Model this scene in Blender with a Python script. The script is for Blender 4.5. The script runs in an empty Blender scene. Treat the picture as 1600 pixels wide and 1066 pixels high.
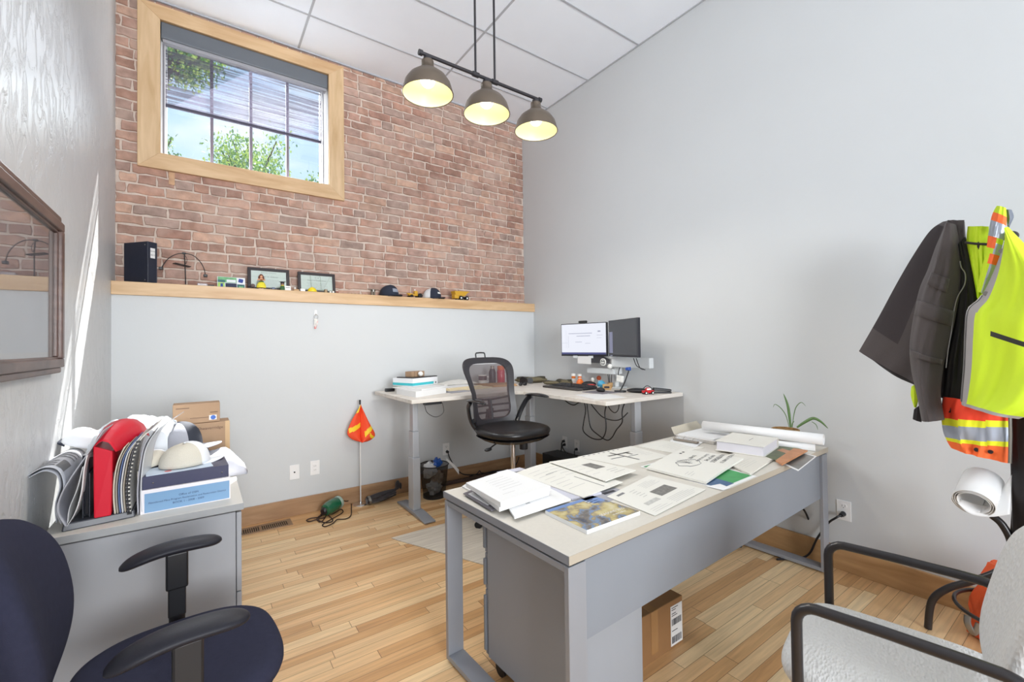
import bpy, bmesh, math, random
from math import sin, cos, pi, radians, atan2, sqrt
from mathutils import Vector, Matrix, Euler, noise
random.seed(7)
SC = bpy.context.scene
COL = SC.collection
# ---------------------------------------------------------------- camera
CAM_H = 1.35
FPX, YAW, PITCH, ROLL, CY = 687.97, radians(35.284), radians(.874), radians(-.736), 529.13
def _axes():
    c, s = cos(YAW), sin(YAW)
    r0, f0, u0 = Vector((c, -s, 0)), Vector((s, c, 0)), Vector((0, 0, 1))
    F = f0*cos(PITCH)+u0*sin(PITCH); U = -f0*sin(PITCH)+u0*cos(PITCH)
    cr, sr = cos(ROLL), sin(ROLL)
    return r0*cr+U*sr, U*cr-r0*sr, F
RR, UU, FF = _axes()
CAM = Vector((0, 0, CAM_H))
cd = bpy.data.cameras.new('camera'); cam = bpy.data.objects.new('camera', cd); COL.objects.link(cam)
cam.matrix_world = Matrix(((RR.x, UU.x, -FF.x, 0), (RR.y, UU.y, -FF.y, 0), (RR.z, UU.z, -FF.z, CAM_H), (0, 0, 0, 1)))
cd.sensor_width = 36; cd.lens = FPX/1600*36; cd.shift_y = (CY-533)/1600; cd.clip_start = .02; cd.clip_end = 200
SC.camera = cam
def inv(u, v, ax, val):
    d = FF+RR*((u-800)/FPX)+UU*((CY-v)/FPX)
    i = 'xyz'.index(ax); t = (val-CAM[i])/d[i]
    return CAM+d*t
def PZ(u, v, z=0): return inv(u, v, 'z', z)
def PY(u, v, y): return inv(u, v, 'y', y)
def PX(u, v, x): return inv(u, v, 'x', x)
# ---------------------------------------------------------------- view + light
SC.view_settings.view_transform = 'Standard'; SC.view_settings.look = 'None'
SC.view_settings.gamma = 1; SC.view_settings.use_curve_mapping = False
SC.view_settings.exposure = 0.15
W = bpy.data.worlds.new('sky'); SC.world = W; W.use_nodes = True
nt = W.node_tree; nt.nodes.clear()
def wn(t, **k):
    n = nt.nodes.new(t)
    for a, b in k.items(): setattr(n, a, b)
    return n
o_ = wn('ShaderNodeOutputWorld'); bg = wn('ShaderNodeBackground'); tc = wn('ShaderNodeTexCoord')
sep = wn('ShaderNodeSeparateXYZ'); cr_ = wn('ShaderNodeValToRGB'); nz = wn('ShaderNodeTexNoise'); mp = wn('ShaderNodeMapping')
cl = wn('ShaderNodeValToRGB'); mx = wn('ShaderNodeMixRGB')
nt.links.new(tc.outputs['Generated'], sep.inputs[0]); nt.links.new(sep.outputs['Z'], cr_.inputs[0])
cr_.color_ramp.elements[0].position = 0.0; cr_.color_ramp.elements[0].color = (.70, .85, .98, 1)
cr_.color_ramp.elements[1].position = .7; cr_.color_ramp.elements[1].color = (.40, .62, .94, 1)
nt.links.new(tc.outputs['Generated'], mp.inputs[0]); mp.inputs['Scale'].default_value = (2.2, 2.2, 6)
nt.links.new(mp.outputs[0], nz.inputs['Vector']); nz.inputs['Scale'].default_value = 1.6; nz.inputs['Detail'].default_value = 6
nt.links.new(nz.outputs[0], cl.inputs[0]); cl.color_ramp.elements[0].position = .5; cl.color_ramp.elements[1].position = .68
nt.links.new(cl.outputs[0], mx.inputs[0]); nt.links.new(cr_.outputs[0], mx.inputs[1]); mx.inputs[2].default_value = (.93, .95, .98, 1)
nt.links.new(mx.outputs[0], bg.inputs[0]); bg.inputs[1].default_value = 1.2; nt.links.new(bg.outputs[0], o_.inputs[0])
def light(name, kind, loc, direction=None, energy=100, col=(1, 1, 1), **k):
    l = bpy.data.lights.new(name, kind); l.energy = energy; l.color = col
    for a, b in k.items(): setattr(l, a, b)
    o = bpy.data.objects.new(name, l); COL.objects.link(o); o.location = loc
    if direction is not None: o.rotation_euler = Vector(direction).to_track_quat('-Z', 'Y').to_euler()
    return o
light('sun', 'SUN', (1.5, 8, 9), (-.277, -.65, -.96), 20, (1, .97, .92), angle=.006)
light('added_fill_behind', 'AREA', (.35, -4.0, 1.9), (.06, 1, .24), 170, (.97, .985, 1), shape='RECTANGLE', size=2.2, size_y=2.0, spread=radians(120))  # added fill lamp behind the camera, no known source there; brightens the room
light('daylight_window', 'AREA', (.35, 4.42, 3.3), (.7, -1, -.8), 36, (.9, .95, 1), shape='RECTANGLE', size=1.15, size_y=.9, spread=radians(105))
# ---------------------------------------------------------------- materials
MATS = {}
def mat(name, col=(.8, .8, .8), rough=.5, metal=0, bump=0, bscale=60, var=0, vscale=4, spec=.5, vstretch=None, alpha=1, emit=0, trans=0, coat=0, sheen=0, bdetail=4):
    if name in MATS: return MATS[name]
    m = bpy.data.materials.new(name); m.use_nodes = True; t = m.node_tree; N = t.nodes; L = t.links
    b = N['Principled BSDF']; c = (*col, 1)
    b.inputs['Base Color'].default_value = c; b.inputs['Roughness'].default_value = rough; b.inputs['Metallic'].default_value = metal
    b.inputs['Specular IOR Level'].default_value = spec; b.inputs['Alpha'].default_value = alpha
    b.inputs['Transmission Weight'].default_value = trans; b.inputs['Coat Weight'].default_value = coat
    if sheen: b.inputs['Sheen Weight'].default_value = sheen
    if emit: b.inputs['Emission Color'].default_value = c; b.inputs['Emission Strength'].default_value = emit
    co = N.new('ShaderNodeTexCoord'); src = co.outputs['Object']
    if vstretch:
        mpn = N.new('ShaderNodeMapping'); mpn.inputs['Scale'].default_value = vstretch; L.new(src, mpn.inputs[0]); src = mpn.outputs[0]
    n1 = N.new('ShaderNodeTexNoise'); n1.inputs['Scale'].default_value = vscale; n1.inputs['Detail'].default_value = 5; L.new(src, n1.inputs['Vector'])
    v = max(var, .015)
    hsv = N.new('ShaderNodeHueSaturation'); hsv.inputs['Color'].default_value = c
    mr = N.new('ShaderNodeMapRange'); mr.inputs[1].default_value = .25; mr.inputs[2].default_value = .75; mr.inputs[3].default_value = 1-v; mr.inputs[4].default_value = 1+v
    L.new(n1.outputs[0], mr.inputs[0]); L.new(mr.outputs[0], hsv.inputs['Value']); L.new(hsv.outputs[0], b.inputs['Base Color'])
    if bump:
        n2 = N.new('ShaderNodeTexNoise'); n2.inputs['Scale'].default_value = bscale; n2.inputs['Detail'].default_value = bdetail; L.new(src, n2.inputs['Vector'])
        bp = N.new('ShaderNodeBump'); bp.inputs['Strength'].default_value = bump; bp.inputs['Distance'].default_value = .01
        L.new(n2.outputs[0], bp.inputs['Height']); L.new(bp.outputs[0], b.inputs['Normal'])
    MATS[name] = m
    return m
def srgb(r, g, b):
    return tuple((x/255/12.92 if x/255 <= .04045 else ((x/255+.055)/1.055)**2.4) for x in (r, g, b))
def wood(name, c1, c2, scale=(1, 12, 12), rough=.45, knots=.5):
    m = mat(name, c1, rough); t = m.node_tree; N = t.nodes; L = t.links; b = N['Principled BSDF']
    co = N.new('ShaderNodeTexCoord'); mp = N.new('ShaderNodeMapping'); mp.inputs['Scale'].default_value = scale; L.new(co.outputs['Object'], mp.inputs[0])
    n = N.new('ShaderNodeTexNoise'); n.inputs['Scale'].default_value = 2.2; n.inputs['Detail'].default_value = 8; n.inputs['Distortion'].default_value = knots; L.new(mp.outputs[0], n.inputs['Vector'])
    r = N.new('ShaderNodeValToRGB'); r.color_ramp.elements[0].position = .3; r.color_ramp.elements[1].position = .68
    r.color_ramp.elements[0].color = (*c2, 1); r.color_ramp.elements[1].color = (*c1, 1)
    L.new(n.outputs[0], r.inputs[0]); L.new(r.outputs[0], b.inputs['Base Color'])
    bp = N.new('ShaderNodeBump'); bp.inputs['Strength'].default_value = .08; L.new(n.outputs[0], bp.inputs['Height']); L.new(bp.outputs[0], b.inputs['Normal'])
    return m
# ---------------------------------------------------------------- mesh builder
class MB:
    def __init__(s, T=None): s.v = []; s.f = []; s.m = []; s.T = T or Matrix()
    def add(s, vs, fs, m=0, T=None):
        n = len(s.v); T = s.T @ T if T is not None else s.T
        s.v += [T @ Vector(p) for p in vs]; s.f += [tuple(n+i for i in f) for f in fs]; s.m += [m]*len(fs)
        return s
    def box(s, x0, y0, z0, x1, y1, z1, m=0, T=None):
        return s.add([(x0, y0, z0), (x1, y0, z0), (x1, y1, z0), (x0, y1, z0), (x0, y0, z1), (x1, y0, z1), (x1, y1, z1), (x0, y1, z1)],
                     [(3, 2, 1, 0), (4, 5, 6, 7), (0, 1, 5, 4), (1, 2, 6, 5), (2, 3, 7, 6), (3, 0, 4, 7)], m, T)
    def cbox(s, c, sz, rz=0, m=0, rot=None):
        T = Matrix.Translation(c) @ (Euler(rot).to_matrix().to_4x4() if rot else Matrix.Rotation(rz, 4, 'Z'))
        a, b, d = sz[0]/2, sz[1]/2, sz[2]/2
        return s.box(-a, -b, -d, a, b, d, m, T)
    def loft(s, rings, m=0, cap=True, closed=True, T=None):
        n = len(rings[0]); vs = [p for r in rings for p in r]; fs = []
        for i in range(len(rings)-1):
            for j in range(n if closed else n-1):
                a = i*n+j; b = i*n+(j+1) % n
                fs.append((a, b, b+n, a+n))
        if cap and closed:
            fs.append(tuple(range(n-1, -1, -1))); k = (len(rings)-1)*n; fs.append(tuple(k+j for j in range(n)))
        return s.add(vs, fs, m, T)
    def cyl(s, p0, p1, r0, r1=None, n=16, m=0, cap=True):
        p0, p1 = Vector(p0), Vector(p1); r1 = r0 if r1 is None else r1
        q = (p1-p0).to_track_quat('Z', 'X').to_matrix(); rings = []
        for p, r in ((p0, r0), (p1, r1)): rings.append([p+q @ Vector((r*cos(2*pi*j/n), r*sin(2*pi*j/n), 0)) for j in range(n)])
        return s.loft(rings, m, cap)
    def tube(s, pts, r, n=8, m=0, closed=False, sx=1, sy=1, cap=True):
        pts = [Vector(p) for p in pts]; N = len(pts); rs = r if isinstance(r, (list, tuple)) else [r]*N
        rings = []; up = None
        for i, p in enumerate(pts):
            if closed: d = (pts[(i+1) % N]-pts[i-1])
            else: d = pts[min(i+1, N-1)]-pts[max(i-1, 0)]
            d.normalize()
            if up is None:
                up = Vector((0, 0, 1)) if abs(d.z) < .9 else Vector((1, 0, 0))
            x = up.cross(d)
            if x.length < 1e-4: x = Vector((1, 0, 0)).cross(d)
            x.normalize(); y = d.cross(x); up = y
            rings.append([p+x*(rs[i]*sx*cos(2*pi*j/n))+y*(rs[i]*sy*sin(2*pi*j/n)) for j in range(n)])
        if closed: rings.append(rings[0]); return s.loft(rings, m, False)
        return s.loft(rings, m, cap)
    def lathe(s, prof, n=24, m=0, T=None, cap=True, sx=1, sy=1):
        return s.loft([[(r*cos(2*pi*j/n)*sx, r*sin(2*pi*j/n)*sy, z) for j in range(n)] for r, z in prof], m, cap, True, T)
    def prism(s, poly, z0, z1, m=0, T=None):
        n = len(poly); return s.loft([[(x, y, z0) for x, y in poly], [(x, y, z1) for x, y in poly]], m, True, True, T)
    def sph(s, c, r, m=0, n=14, k=8, T=None):
        r = r if isinstance(r, (tuple, list)) else (r, r, r); rings = []
        for i in range(k+1):
            a = -pi/2+pi*i/k; a = max(-pi/2+.05, min(pi/2-.05, a))
            rings.append([(c[0]+r[0]*cos(a)*cos(2*pi*j/n), c[1]+r[1]*cos(a)*sin(2*pi*j/n), c[2]+r[2]*sin(a)) for j in range(n)])
        return s.loft(rings, m, True, True, T)
    def grid(s, fn, nu, nv, m=0, T=None, thick=0):
        P = [[Vector(fn(i/nu, j/nv)) for j in range(nv+1)] for i in range(nu+1)]; w = nv+1
        vs = [p for r in P for p in r]; fs = [(i*w+j, (i+1)*w+j, (i+1)*w+j+1, i*w+j+1) for i in range(nu) for j in range(nv)]
        mm = [m(((i+.5)/nu), ((j+.5)/nv)) if callable(m) else m for i in range(nu) for j in range(nv)]
        n0 = len(s.m); s.add(vs, fs, 0, T); s.m[n0:] = mm
        return s
    def text(s, txt, size, T, m=0, align='CENTER', bold=0):
        k = (txt, align)
        if k not in TXT:
            c = bpy.data.curves.new('t', 'FONT'); c.body = txt; c.align_x = align; c.align_y = 'CENTER'; c.resolution_u = 2; c.size = 1
            o = bpy.data.objects.new('t', c); me = o.to_mesh(); TXT[k] = ([tuple(v.co) for v in me.vertices], [tuple(p.vertices) for p in me.polygons])
            o.to_mesh_clear(); bpy.data.objects.remove(o); bpy.data.curves.remove(c)
        vs, fs = TXT[k]
        return s.add([(x*size, y*size, 0) for x, y, z in vs], fs, m, T)
TXT = {}
def mk(name, mb, mats, parent=None, bevel=0, smooth=False, sub=0, solid=0, label=None, seg=2, world=False, ang=38, kind=None, loc=None):
    me = bpy.data.meshes.new(name); vs = mb.v
    if world and parent is not None:
        Ti = parent_world(parent).inverted(); vs = [Ti @ p for p in vs]
    org = None
    if parent is None and loc is not None: org = Vector(loc); vs = [p-org for p in vs]
    me.from_pydata([tuple(p) for p in vs], [], mb.f)
    if not isinstance(mats, (list, tuple)): mats = [mats]
    for q in mats: me.materials.append(q)
    me.polygons.foreach_set('material_index', mb.m)
    bm = bmesh.new(); bm.from_mesh(me); bmesh.ops.recalc_face_normals(bm, faces=bm.faces); bm.to_mesh(me); bm.free()
    o = bpy.data.objects.new(name, me); COL.objects.link(o)
    if parent: o.parent = parent
    if org is not None: o.location = org
    if smooth:
        me.polygons.foreach_set('use_smooth', [True]*len(me.polygons)); me.set_sharp_from_angle(angle=radians(ang))
    if solid:
        md = o.modifiers.new('s', 'SOLIDIFY'); md.thickness = solid; md.offset = 0
    if bevel:
        md = o.modifiers.new('b', 'BEVEL'); md.width = bevel; md.segments = seg; md.limit_method = 'ANGLE'; md.angle_limit = radians(40); md.harden_normals = False
    if sub:
        md = o.modifiers.new('u', 'SUBSURF'); md.levels = sub; md.render_levels = sub
        me.polygons.foreach_set('use_smooth', [True]*len(me.polygons))
    if label: o['label'] = label
    if kind: o['kind'] = kind
    return o
def parent_world(p):
    m = p.matrix_basis.copy()
    while p.parent: p = p.parent; m = p.matrix_basis @ m
    return m
def thing(name, label, cat, loc=(0, 0, 0), rz=0, group=None):
    o = bpy.data.objects.new(name, None); COL.objects.link(o); o.location = loc; o.rotation_euler = (0, 0, rz)
    o.empty_display_size = .05; o['label'] = label; o['category'] = cat
    if group: o['group'] = group
    return o
def tag(o, label, cat, group=None):
    o['label'] = label; o['category'] = cat
    if group: o['group'] = group
    return o
def dup(root, loc=None, rz=None, label=None, group=None):
    r = root.copy(); COL.objects.link(r)
    if loc is not None: r.location = loc
    if rz is not None: r.rotation_euler[2] = rz
    if label: r['label'] = label
    if group: r['group'] = group
    for ch in list(root.children):
        c = ch.copy(); COL.objects.link(c); c.parent = r
        for g in list(ch.children):
            d = g.copy(); COL.objects.link(d); d.parent = c
    return r
def struct(name, mb, mats, parent=None, **k):
    return mk(name, mb, mats, parent, kind='structure', **k)
def smooth_path(pts, k=6, closed=False):
    P = [Vector(p) for p in pts]; out = []; n = len(P)
    rng = range(n) if closed else range(n-1)
    for i in rng:
        if closed: a, b, c, d = P[i-1], P[i], P[(i+1) % n], P[(i+2) % n]
        else: a, b, c, d = P[max(i-1, 0)], P[i], P[i+1], P[min(i+2, n-1)]
        for j in range(k):
            t = j/k
            out.append(.5*((2*b)+(c-a)*t+(2*a-5*b+4*c-d)*t*t+(3*b-a-3*c+d)*t**3))
    if not closed: out.append(P[-1])
    return out
def frame_T(o, x, y, z=None):
    x = Vector(x).normalized(); y = Vector(y); z = x.cross(y).normalized(); y = z.cross(x)
    return Matrix(((x.x, y.x, z.x, o[0]), (x.y, y.y, z.y, o[1]), (x.z, y.z, z.z, o[2]), (0, 0, 0, 1)))
def at(x, y, z, rz=0): return Matrix.Translation((x, y, z)) @ Matrix.Rotation(rz, 4, 'Z')
# ================================================================ setting
D, DB, LX, RX, ZC = 3.943, 4.113, -.487, 3.097, 3.926
YF = -2.2   # wall behind the camera
white = mat('white_paint', srgb(215, 217, 220), .55)
wallm = mat('grey_wall_paint', srgb(205, 208, 210), .6, bump=.22, bscale=7, bdetail=8, var=.015, vscale=2, spec=.35)
def plaster():
    m = mat('trowelled_plaster', srgb(206, 208, 210), .4, spec=.5); t = m.node_tree; N = t.nodes; L = t.links; b = N['Principled BSDF']
    co = N.new('ShaderNodeTexCoord'); mp = N.new('ShaderNodeMapping'); mp.inputs['Scale'].default_value = (1, 1.6, .75); L.new(co.outputs['Object'], mp.inputs[0])
    n = N.new('ShaderNodeTexNoise'); n.inputs['Scale'].default_value = 7; n.inputs['Detail'].default_value = 10; n.inputs['Roughness'].default_value = .62; n.inputs['Distortion'].default_value = 1.4; L.new(mp.outputs[0], n.inputs['Vector'])
    r = N.new('ShaderNodeValToRGB'); r.color_ramp.elements[0].position = .40; r.color_ramp.elements[1].position = .52; L.new(n.outputs[0], r.inputs[0])
    bp = N.new('ShaderNodeBump'); bp.inputs['Strength'].default_value = .35; bp.inputs['Distance'].default_value = .012; L.new(r.outputs[0], bp.inputs['Height'])
    L.new(bp.outputs[0], b.inputs['Normal'])
    n2 = N.new('ShaderNodeTexNoise'); n2.inputs['Scale'].default_value = 3; L.new(co.outputs['Object'], n2.inputs['Vector'])
    return m
plast = plaster()
ceilm = mat('ceiling_tile', srgb(240, 245, 253), .8, bump=.05, bscale=200)
gridm = mat('ceiling_grid', srgb(178, 181, 188), .5)
oak = wood('oak_trim', srgb(216, 184, 144), srgb(192, 154, 112), (1.2, 9, 9))
oakv = wood('oak_trim_upright', srgb(218, 188, 150), srgb(192, 158, 116), (9, 9, 1.2))
oaky = wood('oak_trim_side', srgb(206, 166, 116), srgb(176, 132, 84), (9, 1.2, 9))
def floor_mat():
    m = bpy.data.materials.new('maple_strip_floor'); m.use_nodes = True; t = m.node_tree; N = t.nodes; L = t.links; b = N['Principled BSDF']
    def M(op, a, b_=None, c=None):
        n = N.new('ShaderNodeMath'); n.operation = op
        for i, x in enumerate((a, b_, c)):
            if x is None: continue
            if isinstance(x, (int, float)): n.inputs[i].default_value = x
            else: L.new(x, n.inputs[i])
        return n.outputs[0]
    def WN(*xs):
        c = N.new('ShaderNodeCombineXYZ')
        for i, x in enumerate(xs):
            if isinstance(x, (int, float)): c.inputs[i].default_value = x
            else: L.new(x, c.inputs[i])
        w = N.new('ShaderNodeTexWhiteNoise'); L.new(c.outputs[0], w.inputs['Vector']); return w.outputs['Value']
    co = N.new('ShaderNodeTexCoord'); s = N.new('ShaderNodeSeparateXYZ'); L.new(co.outputs['Object'], s.inputs[0])
    x, y = s.outputs['X'], s.outputs['Y']
    ry = M('DIVIDE', y, .058); row = M('FLOOR', ry); fy = M('FRACT', ry)
    r1 = WN(row, 3.1, 0); Ln = M('ADD', M('MULTIPLY', WN(row, 9.7, 1), .55), .5)
    xx = M('ADD', M('DIVIDE', x, Ln), M('MULTIPLY', r1, 17.0)); c0 = M('FLOOR', xx); fx = M('FRACT', xx)
    h = WN(row, c0, 5); h2 = WN(row, c0, 8)
    ramp = N.new('ShaderNodeValToRGB'); L.new(h, ramp.inputs[0])
    e = ramp.color_ramp.elements; e[0].color = (*srgb(202, 154, 104), 1); e[1].color = (*srgb(238, 208, 162), 1); e[1].position = 1
    k = e.new(.22); k.color = (*srgb(218, 174, 124), 1); k = e.new(.6); k.color = (*srgb(230, 192, 144), 1)
    # grain
    cv = N.new('ShaderNodeCombineXYZ'); L.new(M('MULTIPLY', x, 3.0), cv.inputs[0]); L.new(M('MULTIPLY', y, 60.0), cv.inputs[1]); L.new(M('MULTIPLY', h2, 40.0), cv.inputs[2])
    n = N.new('ShaderNodeTexNoise'); n.inputs['Scale'].default_value = 1.0; n.inputs['Detail'].default_value = 6; n.inputs['Distortion'].default_value = .6; L.new(cv.outputs[0], n.inputs['Vector'])
    g = N.new('ShaderNodeMapRange'); g.inputs[1].default_value = .3; g.inputs[2].default_value = .7; g.inputs[3].default_value = .82; g.inputs[4].default_value = 1.1; L.new(n.outputs[0], g.inputs[0])
    hs = N.new('ShaderNodeHueSaturation'); L.new(ramp.outputs[0], hs.inputs['Color']); L.new(g.outputs[0], hs.inputs['Value'])
    seam = M('MAXIMUM', M('LESS_THAN', fy, .035), M('LESS_THAN', M('MULTIPLY', fx, Ln), .0028))
    mixn = N.new('ShaderNodeMixRGB'); L.new(M('MULTIPLY', seam, .72), mixn.inputs[0]); L.new(hs.outputs[0], mixn.inputs[1]); mixn.inputs[2].default_value = (*srgb(92, 58, 30), 1)
    L.new(mixn.outputs[0], b.inputs['Base Color']); b.inputs['Roughness'].default_value = .33; b.inputs['Specular IOR Level'].default_value = .4
    bp = N.new('ShaderNodeBump'); bp.inputs['Strength'].default_value = .25; bp.inputs['Distance'].default_value = .002
    L.new(M('SUBTRACT', n.outputs[0], M('MULTIPLY', seam, 1.5)), bp.inputs['Height']); L.new(bp.outputs[0], b.inputs['Normal'])
    return m
mb = MB().box(LX-.1, YF-.1, -.1, RX+.1, DB+.3, 0); struct('floor', mb, floor_mat())
mb = MB().box(LX-.1, YF-.1, ZC, RX+.1, DB+.3, ZC+.1); struct('ceiling', mb, ceilm)
mb = MB()
y = 3.635
while y > YF: mb.box(LX, y-.008, ZC-.004, RX, y+.008, ZC+.002); y -= .609
for x in (.691-1.219, .691, 1.910): 
    if x > LX: mb.box(x-.008, YF, ZC-.0045, x+.008, DB, ZC+.002)
mb.box(LX, DB-.02, ZC-.012, RX, DB, ZC); mb.box(LX, YF, ZC-.006, LX+.02, DB, ZC); mb.box(RX-.015, YF, ZC-.006, RX, DB, ZC)
struct('trim_1', mb, gridm)
struct('wall_left', MB().box(LX-.1, YF, 0, LX, DB+.3, ZC), plast)
struct('wall_right', MB().box(RX, YF, 0, RX+.1, DB+.3, ZC), wallm)
struct('wall_back_lower', MB().box(LX, D, 0, RX, DB+.02, 1.725), wallm)
# unseen rear wall; its wide opening is added to let the fill lamp in
mb = MB().box(LX, YF-.1, 0, RX, YF, .35).box(LX, YF-.1, 3.2, RX, YF, ZC).box(LX, YF-.1, .35, -.4, YF, 3.2).box(2.95, YF-.1, .35, RX, YF, 3.2)
struct('wall_front', mb, wallm)
added_win = struct('added_rear_window', MB().box(-.4, YF-.08, .35, 2.95, YF-.02, .40).box(-.4, YF-.08, 3.15, 2.95, YF-.02, 3.2).box(-.4, YF-.08, .4, -.35, YF-.02, 3.15).box(2.9, YF-.08, .4, 2.95, YF-.02, 3.15).box(1.25, YF-.08, .4, 1.3, YF-.02, 3.15), white)  # frame of the added rear opening, unseen, made up for the fill lamp
# brick wall
WX0, WX1, WZ0, WZ1 = -.238, .933, 2.791, 3.78      # trim inner edge
OX0, OX1, OZ0, OZ1 = -.367, 1.062, 2.672, 3.886     # trim outer edge
def brick_mat():
    m = bpy.data.materials.new('old_brick'); m.use_nodes = True; t = m.node_tree; N = t.nodes; L = t.links; b = N['Principled BSDF']
    a = N.new('ShaderNodeVertexColor'); a.layer_name = 'brick'
    co = N.new('ShaderNodeTexCoord'); n = N.new('ShaderNodeTexNoise'); n.inputs['Scale'].default_value = 16; n.inputs['Detail'].default_value = 8; L.new(co.outputs['Object'], n.inputs['Vector'])
    r = N.new('ShaderNodeMapRange'); r.inputs[1].default_value = .3; r.inputs[2].default_value = .7; r.inputs[3].default_value = .74; r.inputs[4].default_value = 1.22; L.new(n.outputs[0], r.inputs[0])
    h = N.new('ShaderNodeHueSaturation'); L.new(a.outputs[0], h.inputs['Color']); L.new(r.outputs[0], h.inputs['Value'])
    n3 = N.new('ShaderNodeTexNoise'); n3.inputs['Scale'].default_value = 5; n3.inputs['Detail'].default_value = 7; L.new(co.outputs['Object'], n3.inputs['Vector'])
    r3 = N.new('ShaderNodeMapRange'); r3.inputs[1].default_value = .46; r3.inputs[2].default_value = .72; r3.inputs[3].default_value = .05; r3.inputs[4].default_value = .8; L.new(n3.outputs[0], r3.inputs[0])
    mx = N.new('ShaderNodeMixRGB'); L.new(r3.outputs[0], mx.inputs[0]); L.new(h.outputs[0], mx.inputs[1]); mx.inputs[2].default_value = (*srgb(190, 164, 150), 1)
    L.new(mx.outputs[0], b.inputs['Base Color']); b.inputs['Roughness'].default_value = .85
    n2 = N.new('ShaderNodeTexNoise'); n2.inputs['Scale'].default_value = 60; n2.inputs['Detail'].default_value = 6; L.new(co.outputs['Object'], n2.inputs['Vector'])
    bp = N.new('ShaderNodeBump'); bp.inputs['Strength'].default_value = .5; bp.inputs['Distance'].default_value = .006; L.new(n2.outputs[0], bp.inputs['Height']); L.new(bp.outputs[0], b.inputs['Normal'])
    return m
mortar = mat('mortar', srgb(206, 190, 178), .9, bump=.6, bscale=45, var=.12, vscale=9)
rb = random.Random(3)
mb = MB(); cols = []
H = DB+.30
for a in ((LX, 1.70, RX, WZ0-.02), (LX, WZ1+.02, RX, ZC), (LX, WZ0-.02, WX0-.02, WZ1+.02), (WX1+.02, WZ0-.02, RX, WZ1+.02)):
    n0 = len(mb.f); mb.box(a[0], DB+.007, a[1], a[2], H, a[3], 1); cols += [(1, 1, 1)]*(len(mb.f)-n0)
pal = [srgb(186, 136, 112), srgb(180, 134, 114), srgb(192, 146, 122), srgb(172, 128, 108), srgb(184, 144, 126), srgb(168, 138, 124), srgb(194, 150, 124), srgb(176, 138, 122), srgb(168, 120, 100)]
z = 1.80; row = 0; BH = .0745
while z < ZC:
    hdr = row % 6 == 4; bw = .108 if hdr else .212
    x = LX-rb.uniform(0, .1)-(bw/2 if row % 2 else 0)
    while x < RX:
        w = bw*rb.uniform(.93, 1.07)
        if not hdr and rb.random() < .1: w *= .5
        x0, x1, z0, z1 = max(x+.005, LX+.001), min(x+w-.005, RX-.001), z+.005, min(z+BH-.005, ZC-.002)
        x += w
        segs = [(x0, x1)]
        if z1 > WZ0-.05 and z0 < WZ1+.05:
            segs = []
            if x0 < WX0-.04: segs.append((x0, min(x1, WX0-.04)))
            if x1 > WX1+.04: segs.append((max(x0, WX1+.04), x1))
        for x0, x1 in segs:
            if x1-x0 < .02 or z1-z0 < .012: continue
            yj = DB+rb.uniform(-.003, .003); per = []
            nx = max(2, int((x1-x0)/.035)); J = lambda s=.0050: rb.uniform(-s, s)
            cx_, cz_ = (x0+x1)/2, (z0+z1)/2
            for i in range(nx): per.append((x0+(x1-x0)*i/nx+J(), z0+J()))
            for i in range(2): per.append((x1+J(), z0+(z1-z0)*i/2+J()))
            for i in range(nx): per.append((x1-(x1-x0)*i/nx+J(), z1+J()))
            for i in range(2): per.append((x0+J(), z1-(z1-z0)*i/2+J()))
            R = [[(min(max(px, LX+.0005), RX-.0005), DB+.010, pz) for px, pz in per], [(px+(cx_-px)*.01, yj+.002, pz+(cz_-pz)*.05) for px, pz in per],
                 [(px+(cx_-px)*.05, yj-.0015, pz+(cz_-pz)*.16) for px, pz in per]]
            n0 = len(mb.f); mb.loft(R); c = rb.choice(pal); k = rb.uniform(.84, 1.12); g_ = sum(c)/3; c = tuple((q*.80+g_*.20)*k for q in c)
            cols += [c]*(len(mb.f)-n0)
    z += BH; row += 1
n0 = len(mb.f); mb.box(-.19, DB-.008, 2.575, -.155, DB+.01, 2.668, 0); cols += [srgb(200, 160, 125)]*(len(mb.f)-n0)
bw_ = mk('wall_back', mb, [brick_mat(), mortar], kind='structure')
ca = bw_.data.color_attributes.new('brick', 'FLOAT_COLOR', 'CORNER')
arr = []
for p in bw_.data.polygons: arr += [*cols[p.index], 1]*p.loop_total
ca.data.foreach_set('color', arr)
# ledge cap
struct('trim_2', MB().box(LX, D-.022, 1.7246, RX, DB+.004, 1.8155), oak, bevel=.003)
# baseboards
bbx = wood('stained_baseboard', srgb(182, 146, 110), srgb(150, 114, 82), (1.2, 9, 9)); bby = wood('stained_baseboard_side', srgb(196, 156, 110), srgb(168, 128, 84), (9, 1.2, 9))
struct('baseboard_back', MB().box(LX, D-.018, 0, RX-.018, D, .137), bbx, bevel=.003)
struct('baseboard_right', MB().box(RX-.018, YF, 0, RX, D, .137), bby, bevel=.003)
struct('baseboard_left', MB().box(LX, YF, 0, LX+.018, D-.018, .137), bby, bevel=.003)
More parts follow.
